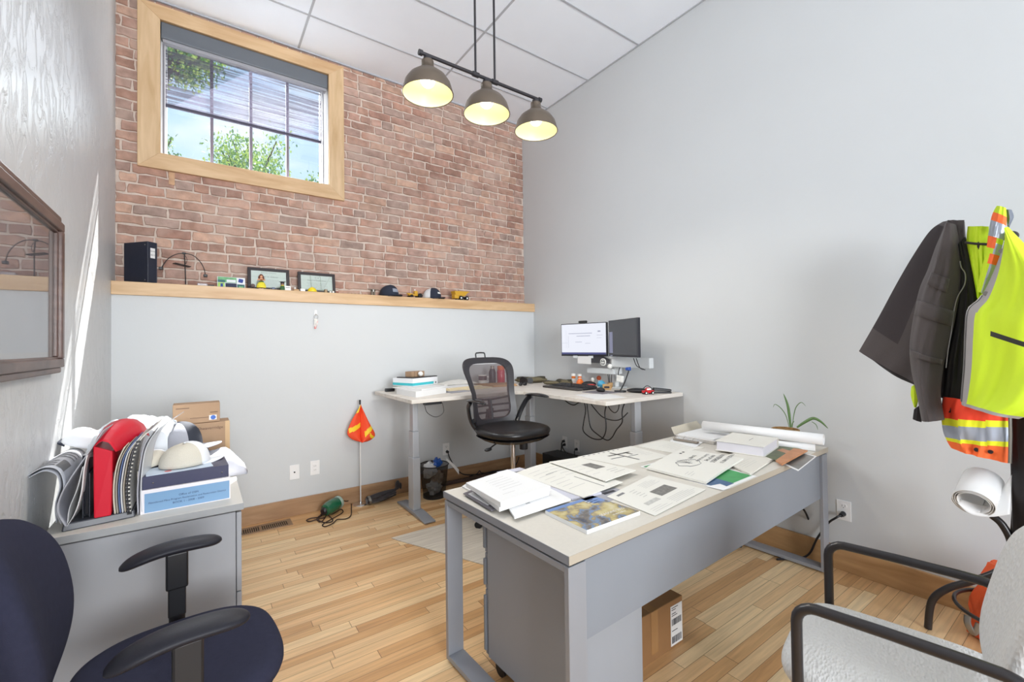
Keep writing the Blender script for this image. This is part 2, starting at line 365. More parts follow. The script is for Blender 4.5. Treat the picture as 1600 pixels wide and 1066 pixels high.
# window
yt0, yt1 = DB-.028, DB+.012
def trimpiece(poly): return MB().loft([[(x, yt0, z) for x, z in poly], [(x, yt1, z) for x, z in poly]])
wf = struct('window_1', trimpiece([(OX0, OZ1), (OX1, OZ1), (WX1, WZ1), (WX0, WZ1)]), oak, bevel=.002)
for nm, poly, mm in (('trim_3', [(OX0, OZ0), (OX1, OZ0), (WX1, WZ0), (WX0, WZ0)], oak), ('trim_4', [(OX0, OZ0), (OX0, OZ1), (WX0, WZ1), (WX0, WZ0)], oakv), ('trim_5', [(OX1, OZ0), (OX1, OZ1), (WX1, WZ1), (WX1, WZ0)], oakv)):
    mk('casing', trimpiece(poly), mm, wf, bevel=.002, kind='structure')
vinyl = mat('white_vinyl', srgb(236, 236, 236), .35); mull = mat('mullion', srgb(120, 112, 124), .5)
mb = MB()
for a in ((WX0-.02, WZ0-.02, WX0, WZ1+.02), (WX1, WZ0-.02, WX1+.02, WZ1+.02), (WX0, WZ0-.02, WX1, WZ0), (WX0, WZ1, WX1, WZ1+.02)): mb.box(a[0], DB+.006, a[1], a[2], H, a[3])
mk('jamb', mb, vinyl, wf, kind='structure')
mb = MB(); ys = 4.20
for a in ((WX0, WZ0, WX0+.035, WZ1), (WX1-.055, WZ0, WX1, WZ1), (WX0, WZ0, WX1, WZ0+.012), (WX0, WZ1-.03, WX1, WZ1)): mb.box(a[0], ys-.03, a[1], a[2], ys+.02, a[3])
mk('sash', mb, vinyl, wf, kind='structure')
for xm in (.076, .344, .617): mk('mullion', MB().box(xm-.011, ys-.012, WZ0+.012, xm+.011, ys+.012, WZ1-.03), mull, wf, kind='structure')
def glass_mat():
    m = bpy.data.materials.new('window_glass'); m.use_nodes = True; t = m.node_tree; N = t.nodes; L = t.links; N.remove(N['Principled BSDF'])
    tr = N.new('ShaderNodeBsdfTransparent'); tr.inputs[0].default_value = (.97, .98, .98, 1); gl = N.new('ShaderNodeBsdfGlossy'); gl.inputs['Roughness'].default_value = .02
    mx = N.new('ShaderNodeMixShader'); mx.inputs[0].default_value = .05; L.new(tr.outputs[0], mx.inputs[1]); L.new(gl.outputs[0], mx.inputs[2]); L.new(mx.outputs[0], N['Material Output'].inputs[0])
    return m
glass = glass_mat()
mk('pane', MB().box(WX0+.03, ys-.002, WZ0+.01, WX1-.05, ys+.002, WZ1-.02), glass, wf, kind='structure')
# roller blind
bl = thing('roller_blind', 'half lowered sheer roller blind with grey cassette in the window', 'window blind', (.35, 4.12, 3.7))
cass = mat('grey_cassette', srgb(98, 103, 110), .5); bar = mat('blind_bar', srgb(70, 66, 84), .5)
mk('cassette', MB().box(WX0+.004, DB-.012, 3.655, WX1-.006, DB+.055, WZ1-.004), cass, bl, bevel=.006, world=True)
mk('lip', MB().box(WX0+.012, DB-.004, 3.632, WX1-.014, DB+.05, 3.655), mat('blind_lip', srgb(150, 150, 156), .5), bl, bevel=.003, world=True)
def sheer():
    m = bpy.data.materials.new('sheer_fabric'); m.use_nodes = True; t = m.node_tree; N = t.nodes; L = t.links; N.remove(N['Principled BSDF'])
    co = N.new('ShaderNodeTexCoord'); mp = N.new('ShaderNodeMapping'); mp.inputs['Scale'].default_value = (1.2, 1, 75); L.new(co.outputs['Object'], mp.inputs[0])
    n = N.new('ShaderNodeTexNoise'); n.inputs['Scale'].default_value = 1; n.inputs['Detail'].default_value = 3; L.new(mp.outputs[0], n.inputs['Vector'])
    r = N.new('ShaderNodeMapRange'); r.inputs[1].default_value = .42; r.inputs[2].default_value = .6; r.inputs[3].default_value = .12; r.inputs[4].default_value = .62; L.new(n.outputs[0], r.inputs[0])
    tr = N.new('ShaderNodeBsdfTransparent'); df = N.new('ShaderNodeBsdfDiffuse'); df.inputs[0].default_value = (*srgb(128, 124, 140), 1)
    tl = N.new('ShaderNodeBsdfTranslucent'); tl.inputs[0].default_value = (*srgb(96, 92, 104), 1); ad = N.new('ShaderNodeMixShader'); L.new(df.outputs[0], ad.inputs[1]); L.new(tl.outputs[0], ad.inputs[2])
    mx = N.new('ShaderNodeMixShader'); L.new(r.outputs[0], mx.inputs[0]); L.new(tr.outputs[0], mx.inputs[1]); L.new(ad.outputs[0], mx.inputs[2]); L.new(mx.outputs[0], N['Material Output'].inputs[0])
    return m
mk('fabric', MB().box(WX0+.028, 4.149, 3.19, WX1-.053, 4.1505, 3.66), sheer(), bl, world=True)
mk('bottom_bar', MB().box(WX0+.028, 4.142, 3.168, WX1-.053, 4.158, 3.192), bar, bl, bevel=.003, world=True)
for a, b in ((WX0+.012, WX0+.022), (WX1-.045, WX1-.036)): mk('guide', MB().box(a, 4.12, WZ0+.006, b, 4.145, 3.632), mat('guide_grey', srgb(130, 128, 136), .4), bl, world=True)
# trees outside
leafm = [mat('leaf_'+str(i), srgb(*c), .6) for i, c in enumerate(((130, 168, 96), (196, 214, 110), (104, 144, 92)))]
barkm = mat('bark', srgb(88, 76, 66), .9)
def tree(c, R, n, seed, label, tz, lean=0):
    r = random.Random(seed); t = thing('tree', label, 'tree', (c[0]+lean, c[1]+R*.3, tz)); mb = MB(); lf = MB(); O = Vector((c[0], c[1], c[2]))
    base = Vector((c[0]+lean, c[1]+R*.3, tz)); o2 = 0; mb.tube([base, O-Vector((0, 0, R*.6)), O], [.22, .14, .05], 8)
    tips = []
    for i in range(16):
        d = Vector((r.uniform(-1, 1), r.uniform(-1, 1), r.uniform(-.4, 1))).normalized()*R*r.uniform(.5, 1)
        s = O-Vector((0, 0, R*r.uniform(.2, .7))); mid = s+d*.5+Vector((0, 0, .1*R)); mb.tube([s, mid, O+d], [.06, .03, .012], 5); tips += [O+d, (mid+O+d)/2, mid]
    for i in range(n):
        q = r.choice(tips)+Vector((r.gauss(0, 1), r.gauss(0, 1), r.gauss(0, 1)))*R*.13
        Tm = Matrix.Translation(q) @ Euler((r.uniform(0, 6), r.uniform(0, 6), r.uniform(0, 6))).to_matrix().to_4x4(); s = r.uniform(.03, .065)
        lf.add([(-s, 0, 0), (0, -s*.5, .01), (s, 0, 0), (0, s*.5, .01)], [(0, 1, 2, 3)], r.choice((0, 0, 1, 1, 2)), Tm)
    mk('trunk', mb, barkm, t, world=True, smooth=True); mk('foliage', lf, leafm, t, world=True)
p = PY(398, 268, 13); tree((p.x, 13, p.z-.22), 1.2, 4200, 1, 'bright green tree seen low in the middle of the window', -1)
p = PY(255, 60, 10); tree((p.x, 10, p.z+.25), 1.15, 5200, 2, 'olive green tree seen behind the blind at the window top', -1, -1.6)
p = PY(505, 292, 13); tree((p.x+.05, 13, p.z-.2), .7, 900, 4, 'small tree tip at the lower right corner of the window', -1)
p = PY(250, 228, 13); tree((p.x-.1, 13, p.z-.05), .5, 500, 5, 'sparse tree tip at the lower left edge of the window', -1)
# ================================================================ big furniture
lam = mat('grey_laminate', srgb(132, 137, 145), .5, var=.01)
lamd = mat('grey_edge_band', srgb(134, 137, 144), .5)
silver = mat('silver_powder_coat', srgb(152, 155, 162), .42, metal=.25)
top_lam = mat('warm_grey_top', srgb(205, 200, 190), .5, bump=.05, bscale=300, var=.03, vscale=90)
black = mat('black_plastic', srgb(26, 26, 30), .42)
blackm = mat('black_metal', srgb(22, 21, 24), .3, metal=.3)
rubber = mat('dark_rubber', srgb(16, 16, 18), .6)
chrome = mat('chrome', (.75, .75, .77), .15, metal=1)
# --- main desk
DZ = .725; DA = radians(2.2)
desk = thing('office_desk', 'long grey desk with a warm grey top covered in drawings and books', 'desk', (.885, .975, 0), DA)
DL, DW = 2.135, .76
mk('desktop', MB().box(0, 0, .697, DL, DW, DZ), [top_lam], desk, bevel=.0015, seg=1)
mk('edge_band', MB().box(-.0015, -.0015, .6975, 0, DW+.0015, .7245), lamd, desk)
mk('edge_band', MB().box(-.0015, -.0015, .6975, DL, 0, .7245), mat('warm_edge_band', srgb(176, 166, 150), .5), desk, label='warm grey edge band along the long front side')
mk('reveal', MB().box(.01, .01, .688, DL-.01, DW-.01, .697), rubber, desk)
for x0, x1 in ((.002, .077), (DL-.077, DL-.002)):
    y0, y1 = .004, DW-.004; h = .688; t = .02
    mk('leg', MB().box(x0, y0, .012, x1, y0+t, h), silver, desk, bevel=.0015, seg=1)
    mk('leg', MB().box(x0, y1-t, .012, x1, y1, h), silver, desk, bevel=.0015, seg=1)
    mk('top_rail', MB().box(x0+.001, y0+t, h-t, x1-.001, y1-t, h), silver, desk, bevel=.001, seg=1)
    mk('foot_rail', MB().box(x0+.001, y0+t, .012, x1-.001, y1-t, .032), silver, desk, bevel=.001, seg=1)
    for yy in (y0+.03, y1-.03): mk('levelling_foot', MB().cyl((x0+.037, yy, 0), (x0+.037, yy, .013), .014, n=12), black, desk)
mk('modesty_panel', MB().box(.078, .018, .435, DL-.078, .036, .688), lam, desk, bevel=.001, seg=1)
mk('crossbar', MB().box(.08, .36, .64, DL-.08, .40, .68), silver, desk)
# --- mobile pedestal under the desk
ped = thing('drawer_pedestal', 'grey wheeled drawer pedestal standing under the near end of the desk', 'drawer unit', (.985, 1.03, 0), DA)
mk('carcass', MB().box(0, 0, .07, .31, .53, .64), mat('pedestal_grey', srgb(148, 152, 159), .5), ped, bevel=.002, seg=1)
for k, (a, b) in enumerate(((.075, .34), (.343, .49), (.493, .64))):
    dr = mk('drawer', MB().box(.002, .532, a, .308, .550, b), lamd, ped, bevel=.002, seg=1)
    mk('handle', MB().box(-.010, .536, a+.02, .002, .548, b-.02), mat('pull_dark', srgb(120, 124, 130), .4), dr, bevel=.003)
for x in (.05, .26):
    for y in (.06, .49):
        c = MB(); 
        c.cyl((x-.008, y, .03), (x-.022, y, .03), .03, n=20).cyl((x+.008, y, .03), (x+.022, y, .03), .03, n=20)
        cs = mk('caster', c, black, ped, smooth=True)
        mk('fork', MB().box(x-.006, y-.028, .03, x+.006, y+.024, .066).cyl((x, y, .058), (x, y, .0705), .02, n=14), rubber, cs)
# --- cabinet on the left
cab = thing('filing_cabinet', 'low grey filing cabinet against the left wall piled with binders and caps', 'cabinet', (-.165, 2.60, 0))
CZ = .71; cx0, cx1, cy0, cy1 = -.448, .144, 2.150, 3.14
cabtop = mat('cabinet_top', srgb(214, 210, 202), .5)
mk('top', MB().box(cx0, cy0, CZ-.027, cx1, cy1, CZ), cabtop, cab, world=True)
mk('edge_band', MB().box(cx0, cy0-.0015, CZ-.0265, cx1, cy0, CZ-.0005).box(cx1, cy0-.0015, CZ-.0265, cx1+.0015, cy1, CZ-.0005), mat('cabinet_edge', srgb(158, 160, 162), .5), cab, world=True)
cabm = mat('cabinet_grey', srgb(158, 160, 165), .5)
mk('carcass', MB().box(cx0+.006, cy0+.008, .0, cx1-.026, cy1-.01, CZ-.034), cabm, cab, world=True, bevel=.002, seg=1)
for a, b in ((.02, .345), (.35, CZ-.036)):
    dr = mk('drawer', MB().box(cx1-.024, cy0+.006, a, cx1-.006, cy1-.012, b), cabm, cab, world=True, bevel=.002, seg=1)
    mk('handle', MB().box(cx1-.006, 2.5, b-.06, cx1+.012, 2.75, b-.045), silver, dr, world=True, bevel=.003)
# --- sit-stand L desk
SZ = .962
st = thing('standing_desk', 'white topped L shaped standing desk raised on grey columns in the corner', 'desk', (2.6, 3.4, 0))
wtop = wood('whitewashed_top', srgb(226, 220, 212), srgb(206, 198, 188), (2, 9, 9), .45, .3)
sx0, sx1, sxi, sy0, sy1, syf = 1.243, 3.085, 2.215, 2.05, 3.845, 3.02
poly = [(sx0, syf), (sxi-.05, syf), (sxi, syf-.05), (sxi, sy0), (sx1, sy0), (sx1, sy1), (sx0, sy1)]
mk('desktop', MB().prism(poly, SZ-.028, SZ), wtop, st, world=True, bevel=.002, seg=1)
colm = mat('column_grey', srgb(186, 190, 196), .45, metal=.2)
def column(cx, cy, foot_dir, ax):
    t0, t1, t2 = .055, .047, .039
    def sec(h, z0, z1):
        w = h*(.62 if ax == 'y' else 1); d = h*(1 if ax == 'y' else .62)
        return MB().box(cx-w, cy-d, z0, cx+w, cy+d, z1)
    for a, z0, z1 in ((t0*.95, .028, .45), (t1*.95, .45, .66), (t2*.95, .66, SZ-.05)): mk('column', sec(a, z0, z1), colm, st, world=True, bevel=.006)
    if ax == 'y': m_ = MB().loft([[(cx-.045, cy-.30, .004), (cx+.045, cy-.30, .004), (cx+.045, cy-.30, .016), (cx-.045, cy-.30, .016)], [(cx-.045, cy-.1, .004), (cx+.045, cy-.1, .004), (cx+.045, cy-.1, .032), (cx-.045, cy-.1, .032)], [(cx-.045, cy+.1, .004), (cx+.045, cy+.1, .004), (cx+.045, cy+.1, .032), (cx-.045, cy+.1, .032)], [(cx-.045, cy+.28, .004), (cx+.045, cy+.28, .004), (cx+.045, cy+.28, .016), (cx-.045, cy+.28, .016)]])
    else: m_ = MB().box(cx-.29, cy-.04, .004, cx+.29, cy+.04, .028)
    mk('foot', m_, silver, st, world=True, bevel=.004)
    mk('support_bracket', MB().box(cx-(.05 if ax == 'y' else .28), cy-(.28 if ax == 'y' else .05), SZ-.05, cx+(.05 if ax == 'y' else .28), cy+(.28 if ax == 'y' else .05), SZ-.028), silver, st, world=True)
column(1.425, 3.42, 0, 'y'); column(2.62, 3.42, 0, 'y'); column(2.80, 2.28, 0, 'x')
mk('beam', MB().box(1.45, 3.38, SZ-.075, 2.6, 3.46, SZ-.045), silver, st, world=True)
mk('beam', MB().box(2.76, 2.3, SZ-.075, 2.84, 3.1, SZ-.045), silver, st, world=True)
mk('control_panel', MB().box(1.35, 3.03, SZ-.048, 1.49, 3.07, SZ-.028), black, st, world=True, bevel=.004)
mk('panel_cord', MB().tube(smooth_path([(1.36, 3.06, SZ-.045), (1.39, 3.08, SZ-.11), (1.46, 3.08, SZ-.15), (1.52, 3.07, SZ-.12), (1.51, 3.07, SZ-.045)], 6), .0025, 6), black, st, world=True, smooth=True)
# --- pendant lamp
LY = 2.0
bronze = mat('dark_bronze', srgb(92, 84, 80), .42, metal=.7); irn = mat('black_iron', srgb(52, 50, 54), .5, metal=.4)
brz2 = mat('shade_bronze', srgb(116, 104, 92), .38, metal=.65)
inner = mat('cream_enamel', srgb(244, 240, 196), .4); bulbm = mat('frosted_bulb', (1, .94, .78), .5, emit=6.5)
p1, p2, p3 = PY(668, 81, LY), PY(760, 128, LY), PY(837, 158, LY)
zb = (p1.z+p2.z+p3.z)/3+.005; xs = [p1.x, PY(760, 128, LY).x, p3.x]
lamp = thing('pendant_lamp', 'three shade bronze pendant lamp hanging on two rods from the ceiling', 'ceiling lamp', (xs[1], LY, ZC))
xa, xb = PY(656, 77, LY).x, PY(844, 160, LY).x
mk('bar', MB().cyl((xa, LY, zb), (xb, LY, zb), .009, n=12).cyl((xa-.006, LY, zb), (xa+.012, LY, zb), .014, n=12).cyl((xb-.012, LY, zb), (xb+.006, LY, zb), .014, n=12), irn, lamp, world=True, smooth=True)
for u, v in ((743, 110), (773, 128)):
    xr = PY(u, v, LY).x
    mk('rod', MB().cyl((xr, LY, zb), (xr, LY, ZC-.02), .006, n=10).cyl((xr-.018, LY, zb), (xr+.018, LY, zb), .0135, n=12), irn, lamp, world=True, smooth=True)
mk('canopy', MB().box(xs[1]-.16, LY-.055, ZC-.03, xs[1]+.16, LY+.055, ZC-.006), irn, lamp, world=True, bevel=.006)
PR = [(.030, -.030), (.030, -.060), (.036, -.064), (.038, -.074), (.062, -.088), (.092, -.112), (.112, -.142), (.122, -.176), (.124, -.196)]
for x in xs:
    T = Matrix.Translation((x, LY, zb))
    out = [(r, z) for r, z in PR]; inn = [(r-.003, z-.001) for r, z in PR[3:-1]]+[(.1235, -.1965)]
    sh = mk('shade', MB().lathe(out, 32, 0, T, cap=False), brz2, lamp, world=True, smooth=True, ang=60)
    mk('lining', MB().lathe(inn, 32, 0, T, cap=False), inner, sh, world=True, smooth=True, ang=60)
    mk('rim', MB().tube([(x+.1245*cos(a*pi/16), LY+.1245*sin(a*pi/16), zb-.194) for a in range(32)], .0028, 6, closed=True), brz2, sh, world=True, smooth=True)
    mk('socket', MB().lathe([(.012, -.008), (.020, -.012), (.022, -.030), (.029, -.032), (.029, -.058)], 20, 0, T), irn, lamp, world=True, smooth=True)
    mk('bulb', MB().sph((x, LY, zb-.125), .036, n=20, k=12), bulbm, lamp, world=True, smooth=True)
    light('pendant_bulb', 'SPOT', (x, LY, zb-.19), (0, 0, -1), 16, (1, .93, .82), shadow_soft_size=.05, spot_size=radians(165), spot_blend=.5)
# ================================================================ chairs
def superring(cx, cy, z, w, d, n=36, e=3.2, tilt=0, pinch=0):
    out = []
    for j in range(n):
        a = 2*pi*j/n; c, s = cos(a), sin(a)
        x = abs(c)**(2/e)*(1 if c >= 0 else -1)*w; y = abs(s)**(2/e)*(1 if s >= 0 else -1)*d
        out.append((cx+x*(1+pinch*y/d), cy+y, z+tilt*y))
    return out
def pad(rings, n=36): return MB().loft(rings)
def star_base(t, r, hub_m, cm, hcol, colm_, post_r=.025, off=.35):
    hub = mk('base_hub', MB().cyl((0, 0, .07), (0, 0, .13), .035, .03, 20), hub_m, t, smooth=True)
    for k in range(5):
        a = 2*pi*k/5+off; d = Vector((cos(a), sin(a), 0)); q = Vector((-sin(a), cos(a), 0)); R = []
        for s, w, z0, z1 in ((.02, .026, .075, .115), (.5, .021, .07, .10), (1, .016, .062, .080)):
            c = d*(r*s); R.append([tuple(c-q*w+Vector((0, 0, z0))), tuple(c+q*w+Vector((0, 0, z0))), tuple(c+q*w*.8+Vector((0, 0, z1))), tuple(c-q*w*.8+Vector((0, 0, z1)))])
        lg = mk('base_leg', MB().loft(R), hub_m, t, bevel=.004)
        c = d*r; m_ = MB()
        m_.cyl(c+q*.008+Vector((0, 0, .027)), c+q*.024+Vector((0, 0, .027)), .027, n=18); m_.cyl(c-q*.008+Vector((0, 0, .027)), c-q*.024+Vector((0, 0, .027)), .027, n=18); m_.cyl(c+Vector((0, 0, .03)), c+Vector((0, 0, .068)), .008, n=8)
        mk('caster', m_, cm, t, smooth=True)
    mk('gas_column', MB().cyl((0, 0, .11), (0, 0, hcol), post_r, n=20), colm_, t, smooth=True)
# --- blue task chair (front = local +y)
bluef = mat('navy_fabric', srgb(48, 49, 66), .95, bump=.25, bscale=900, var=.08, vscale=60, spec=.15)
bpl = mat('charcoal_armrest', srgb(32, 32, 40), .5, spec=.3, bump=.05, bscale=300)
ch = thing('task_chair', 'navy fabric task chair with black T armrests in front of the filing cabinet', 'chair', (-.045, 1.565, 0), radians(-90+4))
star_base(ch, .29, black, black, .40, blackm)
mk('mechanism', MB().box(-.09, -.12, .375, .09, .10, .415), black, ch, bevel=.01)
HS = .485
seat = pad([superring(0, 0, HS-.085, .205, .20, e=3), superring(0, 0, HS-.065, .238, .235, e=3), superring(0, 0, HS-.035, .25, .25, e=3), superring(0, 0, HS-.012, .245, .244, e=3), superring(0, 0, HS+.002, .222, .22, e=2.8), superring(0, 0, HS-.002, .15, .15, e=2.5), superring(0, 0, HS-.006, .06, .06, e=2)])
mk('seat', seat, bluef, ch, sub=1)
mk('seat_shell', pad([superring(0, 0, HS-.105, .15, .15), superring(0, 0, HS-.095, .20, .20), superring(0, 0, HS-.08, .222, .222)]), black, ch, smooth=True)
def backpt(u, v, off):   # u -1..1 across, v -1..1 up
    w = .24*(1-.12*max(0, v)**2); 
    return Vector((w*u, -.285-.045*(v+1)*.9+.045*u*u+.02*cos(v*1.4)+off, .725+.225*v))
R = []
for off, k in ((-.055, .5), (-.05, .8), (-.03, .96), (0, 1), (.022, .95), (.034, .8), (.040, .5), (.042, .15)):
    ring = []
    for j in range(36):
        a = 2*pi*j/36; c, s = cos(a), sin(a); e = 2.5
        ring.append(backpt(abs(c)**(2/e)*(1 if c >= 0 else -1)*k, abs(s)**(2/e)*(1 if s >= 0 else -1)*k, off))
    R.append(ring)
mk('backrest', MB().loft(R), bluef, ch, sub=1)
mk('back_bar', MB().tube(smooth_path([(0, -.10, .40), (0, -.27, .40), (0, -.335, .47), (0, -.35, .62)], 6), .022, 10, sx=1.6, sy=.5), black, ch, smooth=True)
for s in (-1, 1):
    x = s*.285
    mk('arm_post', MB().tube([(s*.12, 0, .40), (s*.25, 0, .40), (s*.283, 0, .43), (x, 0, .50)], .022, 10, sy=.5), black, ch, smooth=True)
    ap = mk('arm_upright', MB().prism([(x-.011, -.024), (x+.011, -.024), (x+.011, .024), (x-.011, .024)], .47, .675), black, ch, bevel=.004)
    mk('arm_sleeve', MB().prism([(x-.016, -.030), (x+.016, -.030), (x+.016, .030), (x-.016, .030)], .56, .68), black, ch, bevel=.006)
    R = []
    for t in (-1, -.985, -.94, -.85, -.7, -.45, -.15, .15, .45, .7, .85, .94, .985, 1):
        w = .046*(max(.03, 1-abs(t)**5))**.45; h = .019*(max(.06, 1-abs(t)**7))**.5; zc = .697-.030*t*t*(1 if t < 0 else .35); 
        R.append([(x+w*cos(2*pi*j/16), t*.135-.01, zc+h*sin(2*pi*j/16)) for j in range(16)])
    mk('armrest', MB().loft(R), bpl, ch, sub=1)
# --- black mesh drafting chair
leath = mat('black_leather', srgb(24, 23, 25), .32, bump=.12, bscale=120); glossb = mat('gloss_black', srgb(30, 30, 33), .22)
frm = mat('charcoal_frame', srgb(44, 42, 46), .4)
def meshmat():
    m = bpy.data.materials.new('black_mesh'); m.use_nodes = True; t = m.node_tree; N = t.nodes; L = t.links; b = N['Principled BSDF']
    b.inputs['Base Color'].default_value = (*srgb(74, 60, 62), 1); b.inputs['Roughness'].default_value = .7; b.inputs['Alpha'].default_value = .62
    return m
meshm = meshmat()
mc = thing('drafting_chair', 'black mesh back drafting chair with leather seat between the two desks', 'chair', (1.85, 2.62, 0), radians(180+4))
star_base(mc, .27, black, black, .70, chrome, .018, radians(16))
HS = .765
mk('mechanism', MB().box(-.08, -.13, .66, .08, .09, .70), black, mc, bevel=.01)
mk('spring_pot', MB().cyl((-.05, .06, .60), (-.05, .06, .67), .03, n=18), black, mc, smooth=True)
lv = mk('lever', MB().tube(smooth_path([(.06, .02, .675), (.16, .03, .67), (.24, .05, .65)], 5), .005, 8), black, mc, smooth=True)
mk('lever_paddle', MB().sph((.262, .055, .643), (.032, .012, .012), n=12, k=6), black, lv, smooth=True)
seat = pad([superring(0, .0, HS-.075, .20, .19, e=2.6), superring(0, 0, HS-.06, .245, .235, e=2.6), superring(0, 0, HS-.03, .262, .252, e=2.6), superring(0, 0, HS-.008, .252, .244, e=2.6), superring(0, 0, HS+.004, .215, .21, e=2.5), superring(0, 0, HS-.004, .15, .15, e=2.4), superring(0, 0, HS-.012, .06, .06, e=2)])
mk('seat', seat, leath, mc, sub=1)
mk('seat_tray', pad([superring(0, 0, HS-.105, .14, .14), superring(0, 0, HS-.09, .21, .20, e=2.6), superring(0, 0, HS-.064, .25, .24, e=2.6)]), glossb, mc, smooth=True)
def bk(u, v, off=0):      # v 0 bottom .. 1 top
    w = .17+.02*v+.055*(max(0, v-.35)/.65)**1.2 if v > .12 else .16+.09*(.0+v)
    w = .175+.03*sin(min(1, v/.5)*pi)*0+.055*v
    w += .018*cos(v*2*pi)+.012
    return Vector((w*u, -.215-.11*v-.08*(v-.4)**2+.055*u*u+off, .735+.515*v))
outl = []
N_ = 60
def bo(a, k=1.0):
    c, s = cos(a), sin(a); e = 4.5
    u = abs(c)**(2/e)*(1 if c >= 0 else -1); v = abs(s)**(2/e)*(1 if s >= 0 else -1)
    return u*k, .5+.5*v*k
mb = MB(); rings = []
for j in range(N_+1):
    a = 2*pi*j/N_; u, v = bo(a); ui, vi = bo(a, .80)
    if v > .5: vi = .5+(vi-.5)*1.06
    A, B = bk(u, v, .0), bk(ui, vi, .0); A2, B2 = A+Vector((0, -.022, 0)), B+Vector((0, -.022, 0))
    A1 = (A+A2)/2+(A-B).normalized()*.008
    rings.append([A, B, B2, A2, A1])
mb.loft(rings[:-1]+[rings[0]], cap=False)
bf = mk('back_frame', mb, frm, mc, smooth=True, ang=50)
mk('back_mesh', MB().grid(lambda a, b: bk((a*2-1)*.84, .09+.82*b, -.006), 14, 16), meshm, mc, smooth=True)
lum = MB()
for v in (.10, .20, .30, .385): 
    lum.tube([bk(u/6*.8, v+.03*(abs(u)/6)**2*(1 if v > .3 else .3), -.020) for u in range(-6, 7)], .014, 8, sy=.6)
lum.tube([bk(0, .05+.33*k/6, -.022) for k in range(7)], .022, 8, sy=.5)
mk('lumbar_support', lum, frm, mc, smooth=True)
mk('back_spine', MB().tube(smooth_path([(0, -.10, .68), (0, -.24, .675), (0, -.29, .74), (0, -.275, .86)], 6), .024, 10, sx=1.5, sy=.5), black, mc, smooth=True)
tp = bk(.0, 1.0)
mk('back_wings', MB().tube(smooth_path([(-.20, -.20, .80), (-.13, -.26, .74), (0, -.275, .725), (.13, -.26, .74), (.20, -.20, .80)], 6), .018, 8), glossb, mc, smooth=True)
mk('coat_loop', MB().tube(smooth_path([(.06, tp.y-.01, tp.z-.02), (.06, tp.y-.02, tp.z+.035), (.035, tp.y-.02, tp.z+.043), (-.005, tp.y-.02, tp.z+.043), (-.025, tp.y-.02, tp.z+.035), (-.025, tp.y-.01, tp.z-.02)], 5), .0055, 8), black, mc, smooth=True)
for s in (-1, 1):
    ar = mk('arm_upright', MB().tube(smooth_path([(s*.17, -.17, .70), (s*.225, -.20, .79), (s*.27, -.17, .90), (s*.285, -.12, .95)], 6), [.020]*19, 10, sy=.7), glossb, mc, smooth=True)
    R = []
    for k in range(11):
        t = -1+2*k/10; w = .036*sqrt(max(.05, 1-abs(t)**3)); h = .012*sqrt(max(.08, 1-t**4))
        R.append([(s*(.285+.01*t)+w*cos(2*pi*j/14), -.05+t*.125, .965-.012*t*t+h*sin(2*pi*j/14)) for j in range(14)])
    mk('armrest', MB().loft(R), glossb, mc, sub=1)
# --- guest chair
def weave():
    m = mat('pale_textured_fabric', srgb(196, 195, 193), .9, sheen=.2); t = m.node_tree; N = t.nodes; L = t.links; b = N['Principled BSDF']
    co = N.new('ShaderNodeTexCoord'); mp = N.new('ShaderNodeMapping'); mp.inputs['Scale'].default_value = (60, 120, 60); L.new(co.outputs['Object'], mp.inputs[0])
    v = N.new('ShaderNodeTexVoronoi'); v.inputs['Scale'].default_value = 1.2; L.new(mp.outputs[0], v.inputs['Vector'])
    bp = N.new('ShaderNodeBump'); bp.inputs['Strength'].default_value = .7; bp.inputs['Distance'].default_value = .004; L.new(v.outputs[0], bp.inputs['Height']); L.new(bp.outputs[0], b.inputs['Normal'])
    return m
wv = weave(); tubem = mat('black_tube', srgb(38, 34, 35), .32)
gc = thing('guest_chair', 'guest chair with pale woven seat and black tubular arms at the desk corner', 'chair', (1.565, .345, 0), radians(11))
AW, AH, TR = .243, .665, .0135
for s in (-1, 1):
    x = s*AW
    pth = [(x, .235, .0), (x, .235, AH-.05)]
    for k in range(1, 6): a = k*pi/2/5; pth.append((x, .235-.045*(1-cos(a)), AH-.05+.045*sin(a)+.005*0))
    pth += [(x, .05, AH-.004), (x, -.08, AH-.006)]
    pth += smooth_path([(x, -.13, AH-.008), (x*.995, -.165, AH-.022), (x*.985, -.19, AH-.07), (x*.97, -.20, AH-.16), (x*.95, -.215, .36), (x*.95, -.26, .18), (x*.97, -.33, 0.0)], 5)
    mk('arm_frame', MB().tube(pth, TR, 12), tubem, gc, smooth=True)
for q in (((-AW, .235, .385), (AW, .235, .385)), ((-AW*.95, -.212, .37), (AW*.95, -.212, .37))): mk('seat_rail', MB().tube(q, .011, 10), tubem, gc, smooth=True)
sr = lambda z, w, d, e=5: superring(0, .055, z, w*1.02, d*.95, e=e)
mk('seat', pad([sr(.400, .19, .21), sr(.405, .213, .242), sr(.425, .226, .258), sr(.452, .227, .26), sr(.470, .215, .248), sr(.476, .18, .21), sr(.478, .08, .1, 2.5)]), wv, gc, sub=1)
R = []
for off, k in ((-.032, .5), (-.030, .86), (-.018, .975), (0, 1), (.014, .96), (.024, .82), (.027, .45), (.028, .12)):
    ring = []
    for j in range(40):
        a = 2*pi*j/40; c, s = cos(a), sin(a); e = 3.2
        u = abs(c)**(2/e)*(1 if c >= 0 else -1)*k; v = abs(s)**(2/e)*(1 if s >= 0 else -1)*k
        ring.append(Vector((.222*u, -.185-.05*v+.03*u*u+off, .69+.205*v)))
    R.append(ring)
mk('backrest', MB().loft(R), wv, gc, sub=1)
